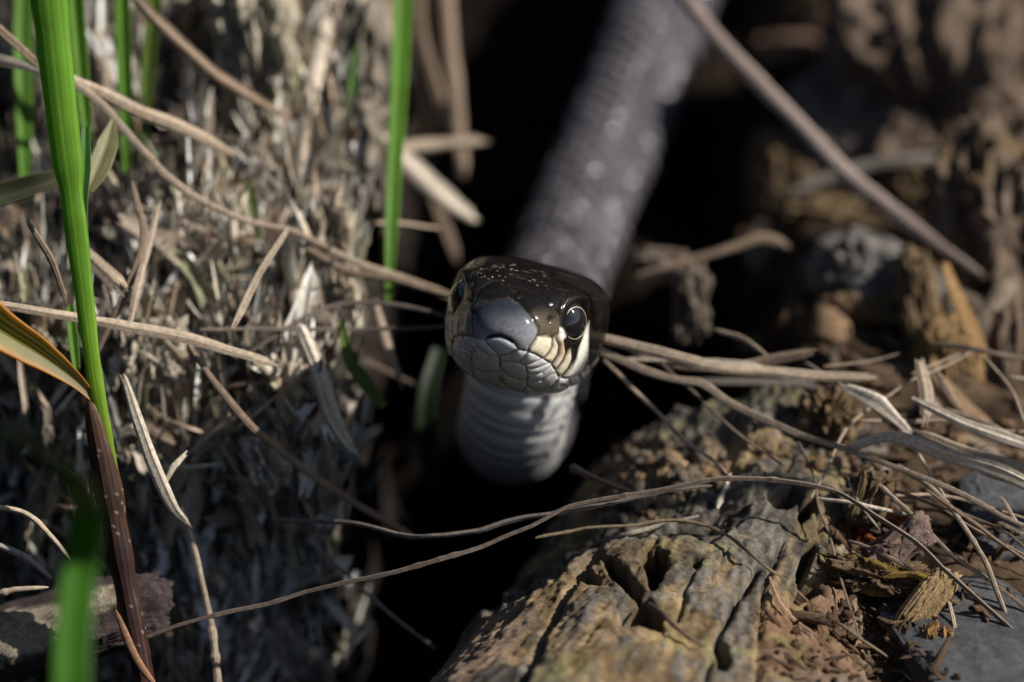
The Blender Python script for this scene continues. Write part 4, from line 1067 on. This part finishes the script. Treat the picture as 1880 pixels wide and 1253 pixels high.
lump(1690, 1120, 60, 170, 0.5, (0.24, 0.16, 0.08), 'rotten_wood_chunk', 'fibrous splintered wood leaning on the dark slab', 'wood chunk', seed=23, roll=-0.65, stretch=0.3, w=0.0)
lump(1530, 1210, 24, 74, 0.25, (0.22, 0.12, 0.07), 'rotten_wood_chunk', 'pitted reddish stub standing beside the log foot', 'wood chunk', seed=24, roll=0.15, box=0.45, fine=0.2, w=-0.6, nu=32)
lump(1573, 1200, 20, 44, 0.15, (0.40, 0.24, 0.14), 'rotten_wood_chunk', 'small orange pink chip beside the pitted stub', 'wood chunk', seed=25, box=0.8, w=-0.5, nu=24)
lump(1708, 1190, 34, 84, 0.3, (0.22, 0.12, 0.05), 'rotten_wood_chunk', 'pitted brown stub before the dark slab', 'wood chunk', seed=26, roll=-0.1, fine=0.3, w=-0.5, nu=32)
lump(1742, 1200, 26, 90, 0.3, (0.22, 0.12, 0.05), 'rotten_wood_chunk', 'second pitted stub touching the dark slab', 'wood chunk', seed=27, roll=0.1, fine=0.3, w=-0.5, nu=32)
def bark_paint(V, c, n2):
    px, py, w = PX(V)
    m = in_poly(px + 14 * n2, py + 10 * n2, [(-60, 1150), (20, 1120), (120, 1105), (210, 1075), (220, 1100), (130, 1150), (90, 1185), (0, 1225), (-60, 1240)], 8)
    return mix(c, np.array([0.33, 0.28, 0.20]), m * 0.85)
lump(90, 1160, 460, 135, 1.2, (0.05, 0.035, 0.034), 'bark_piece', 'dark bark piece with a pale worn patch under the tussock', 'bark', seed=28, roll=0.28, box=0.55, rough=0.10, fine=0.06, w=1.3, pfun=bark_paint, nu=110, mat=M_WOOD)

# ---------------------------------------------------------------- crumbs, chips, red shreds, moss strands
def chip_mesh(seed, kind):
    g = np.random.default_rng(seed)
    nu = 7
    a = np.linspace(-math.pi / 2, math.pi / 2, nu); b = np.linspace(0, 2 * math.pi, 8, endpoint=False)
    AA, BB = np.meshgrid(a, b, indexing='ij')
    sp = lambda q: np.sign(q) * np.abs(q) ** 0.6
    s_ = (1, 0.75, 0.6) if kind == 0 else (1.0, 0.35, 0.2)
    V = np.stack([sp(np.cos(AA)) * sp(np.cos(BB)) * s_[1], sp(np.cos(AA)) * sp(np.sin(BB)) * s_[2], sp(np.sin(AA)) * s_[0]], -1).reshape(-1, 3)
    V = V * (1 + 0.28 * g.uniform(-1, 1, (len(V), 1))) * 0.5
    base = [(0.27, 0.175, 0.10), (0.14, 0.085, 0.05), (0.21, 0.165, 0.12), (0.10, 0.06, 0.036)][seed % 4]
    c = np.asarray(base)[None] * (1 + 0.3 * g.uniform(-1, 1, (len(V), 1)))
    return mesh_data('wood_crumb', V, grid_faces(nu, 8, True), c, True, M_CRUMB)
CH = [[chip_mesh(700 + i, k) for i in range(8)] for k in (0, 1)]
def scatter(n, poly, size, kind, label, group, name='wood_crumb', lift=0.02, pal=None, minw=-5):
    xs = [p[0] for p in poly]; ys = [p[1] for p in poly]; k = 0; tries = 0
    while k < n and tries < n * 12:
        tries += 1
        px, py = rng.uniform(min(xs), max(xs)), rng.uniform(min(ys), max(ys))
        if in_poly(np.array([px]), np.array([py]), poly, 4)[0] < 0.5: continue
        w = on(px, py, lift)
        if w > 13: continue
        sz = size * math.exp(rng.normal(0, 0.42))
        choices = pal if pal is not None else range(8)
        ck = int(rng.choice(list(choices))); tone = ('ochre', 'brown', 'greyish tan', 'dark red brown')[ck % 4]
        o = add(name, CH[kind][ck], label=tone + ' ' + label, category='wood crumb' if kind == 0 else 'splinter', group=tone + ' ' + group)
        o.location = Vector(C(px, py, w) * CM)
        o.rotation_euler = (rng.uniform(0, 3.1) if kind == 0 else rng.normal(1.3, 0.5), rng.uniform(-0.6, 0.6), rng.uniform(0, 6.3))
        s3 = sz * (1 if kind == 0 else rng.uniform(1.0, 2.2))
        o.scale = (sz, sz, s3)
        k += 1
scatter(90, [(1085, 830), (1180, 800), (1330, 815), (1340, 900), (1200, 960), (1090, 960)], 0.20, 0, 'rounded crumb of rotten wood on the far end of the log', 'wood crumbs on the log end', pal=(0, 2, 4, 6))
scatter(80, [(1420, 1150), (1560, 1110), (1640, 1120), (1780, 1253), (1400, 1253)], 0.075, 0, 'fine crumb of rotten wood at the right foot of the log', 'wood crumbs beside the log', pal=(1, 3, 5, 7))
scatter(90, [(1540, 880), (1700, 850), (1880, 980), (1880, 1110), (1700, 1150), (1560, 1080)], 0.20, 1, 'splinter of rotten wood lying right of the log', 'splinters right of the log', name='wood_splinter')
scatter(120, [(1420, 1120), (1640, 1100), (1760, 1250), (1420, 1250)], 0.13, 1, 'small splinter at the right foot of the log', 'small splinters beside the log', name='wood_splinter', pal=(1, 3, 5, 7))
scatter(60, [(1330, 420), (1880, 250), (1880, 860), (1500, 860), (1380, 640)], 0.30, 0, 'blurred crumb of wood on the bank beyond the log', 'wood crumbs on the far bank', pal=(0, 1, 2, 4, 6))
scatter(70, [(1450, 640), (1880, 560), (1880, 900), (1560, 860)], 0.30, 1, 'splinter lying on the bank beyond the log', 'splinters on the far bank', name='wood_splinter')
scatter(50, [(1380, 20), (1880, 0), (1880, 300), (1400, 340)], 0.55, 0, 'large blurred lump of decayed wood in the far background', 'decayed lumps in the far background', pal=(0, 1, 2, 3, 6))
# red shreds: thin torn fibres
for i in range(26):
    px, py = rng.uniform(1555, 1650), rng.uniform(930, 1040)
    w = on(px, py, 0.05); a = rng.uniform(-2.4, 0.3); L = rng.uniform(25, 75)
    pts = [(px + math.cos(a) * L * t + 8 * math.sin(3 * t + i), py - math.sin(a) * L * t, w - 0.5 * t * (1 - 0.5 * t)) for t in (0, 0.35, 0.7, 1)]
    V, F, c = strip(pxs(pts), np.array([10, 11, 8, 4]) * KPX, (0.28, 0.07, 0.022), n=14, sides=6, flat=0.4, seed=900 + i, streak=0.4)
    obj('wood_shred', V, F, c, M_CRUMB, smooth=False, label='thin rust red shred of rotten wood beside the log', category='shred', group='red shreds beside the log')
for lab, pts, w_, cl in (
    ('ochre mossy root curling below the red shreds', [(1560, 1030, 0.3), (1620, 1062, 0.1), (1680, 1060, 0.0), (1705, 1085, -0.1), (1665, 1130, -0.2), (1650, 1150, -0.25)], [18, 22, 22, 24, 24, 20], (0.26, 0.17, 0.035)),
    ('yellow mossy strand at the foot of the log', [(1405, 1262, -1.2), (1440, 1232, -1.0), (1500, 1240, -0.9), (1560, 1262, -0.9)], [18, 20, 18, 14], (0.24, 0.19, 0.06)),
    ('ochre strand before the pitted stubs', [(1690, 1215, -0.7), (1735, 1240, -0.7), (1800, 1236, -0.7), (1870, 1270, -0.8)], [12, 18, 14, 12], (0.27, 0.17, 0.05)),
    ('thin fibre twisting beside the orange pink chip', [(1545, 1215, -0.7), (1572, 1222, -0.7), (1585, 1245, -0.7), (1588, 1275, -0.8)], [4, 5, 5, 4], (0.32, 0.24, 0.17)),
    ('pale rootlet lying at the lower border', [(1660, 1235, -0.8), (1690, 1258, -0.8), (1740, 1270, -0.9)], [8, 10, 8], (0.30, 0.21, 0.11)),
):
    stem('root_strand', lab, 'root', pts, w_, cl, mat=M_MOSS, wob=0.05, rib=0.25, flat=0.7, sides=12, seed=hash_name(lab) % 997, streak=0.6)
# tufts of bleached moss that stand up out of the tussock
for i, (lab, px, py, wp, hp, dp, cl, roll) in enumerate((
    ('large pale clump at the top of the tussock', 475, 110, 120, 250, 1.4, (0.36, 0.32, 0.24), 0.12),
    ('rounded moss clump under the thick pale straw', 275, 650, 100, 100, 0.7, (0.34, 0.30, 0.23), 0.0),
    ('pale standing clump beside the jointed straw', 610, 470, 60, 180, 0.9, (0.38, 0.32, 0.24), 0.05),
    ('pale tuft hanging at the left below the reed leaf', 90, 890, 44, 210, 0.7, (0.42, 0.35, 0.25), -0.35),
    ('frayed white scrap in the sun near the lower border', 530, 1190, 56, 120, 0.5, (0.46, 0.39, 0.31), 0.3),
    ('small white scrap in the sun beside the frayed one', 455, 1200, 36, 80, 0.4, (0.46, 0.39, 0.31), -0.1),
    ('pale lump in the sun above the shaded foot of the tussock', 490, 845, 60, 90, 0.6, (0.44, 0.38, 0.31), 0.4),
)):
    lump(px, py, wp, hp, dp, cl, 'moss_tuft', lab, 'moss tuft', seed=60 + i, roll=roll, rough=0.45, fine=0.45, mat=M_LITTER, lift=0.55, nu=70, stretch=0.6)

# upright broken stems in the tussock
TONE = [('cream', (0.52, 0.45, 0.34)), ('tan', (0.44, 0.34, 0.24)), ('grey brown', (0.32, 0.26, 0.20)), ('rust brown', (0.30, 0.19, 0.115))]
for i in range(84):
    px, py = rng.uniform(215, 640), rng.uniform(-20, 1000)
    if i % 6 == 0: px = rng.uniform(-10, 220)
    L = rng.uniform(60, 190); a = rng.normal(0.05, 0.28)
    if i % 9 == 0: a += rng.choice([-0.9, 0.9])
    w0 = on(px, py); x1, y1 = px + math.sin(a) * L, py - math.cos(a) * L
    w1 = on(x1, y1)
    if max(w0, w1) > 9: continue
    l0, l1 = rng.uniform(0.0, 0.12), rng.uniform(0.15, 0.5)
    wm = min(0.5 * (w0 + w1) - 0.12, on((px + x1) / 2, (py + y1) / 2) - 0.02)
    tn, cl = TONE[int(rng.choice(4, p=[0.36, 0.32, 0.2, 0.12]))]
    wd = rng.uniform(11, 30)
    V, F, c = strip(pxs([(px, py, w0 - l0), ((px + x1) / 2 + rng.normal(0, 6), (py + y1) / 2, wm), (x1, y1, min(w1, w0 + 1.0) - l1)]), np.array([0.7, 1.1, 1.0]) * wd * KPX, cl,
                    sides=10, flat=rng.uniform(0.25, 0.6), rib=0.25, ragged=0.15, ends=(0.8, 0.8), seed=1200 + i, streak=0.6, n=16)
    obj('broken_stem', V, F, c, M_STRAW, smooth=False, label=tn + ' broken stem standing upright in the dead grass tussock', category='stem', group=tn + ' broken stems in the tussock')

# unseen rush added past the right border; its seed head shades the tussock foot
rush = empty('shade_bulrush', np.array([20.0, -0.8, 0.2]), 'brown unseen rush added to the right to cast shade on the tussock foot', 'shade_bulrush')
V, F, c = strip([(20.0, -0.8, -0.6), (20.1, -1.0, 6.0), (20.0, -1.2, 13.9), (20.0, -1.2, 18.2), (20.0, -1.2, 19.0)], [0.55, 0.5, 0.45, 0.3, 0.2], (0.20, 0.16, 0.07), sides=12, flat=1.0, seed=77)
obj('stem', V, F, c, M_STRAW, rush)
V, F, c = strip([(20.0, -1.2, 15.4), (20.0, -1.2, 16.3), (20.0, -1.2, 17.2)], [1.7, 1.8, 1.7], (0.09, 0.045, 0.025), n=40, sides=24, flat=1.0, rib=0.03, ends=(0.3, 0.3), seed=78)
obj('seed_head', V, F, c, M_CRUMB, rush)
for i, q in enumerate(([(20.1, -0.9, 0.3), (20.6, 0.4, 5.0), (21.0, 2.0, 8.0), (21.6, 5.0, 9.0)], [(19.9, -1.0, 0.3), (20.4, -2.6, 4.0), (21.4, -5.0, 6.0), (22.6, -7.4, 6.0)])):
    V, F, c = blade(q, [0.7, 0.8, 0.6, 0.1], (0.22, 0.18, 0.07), n=40, m=7, seed=i)
    obj('leaf', V, F, c, M_GREEN, rush)
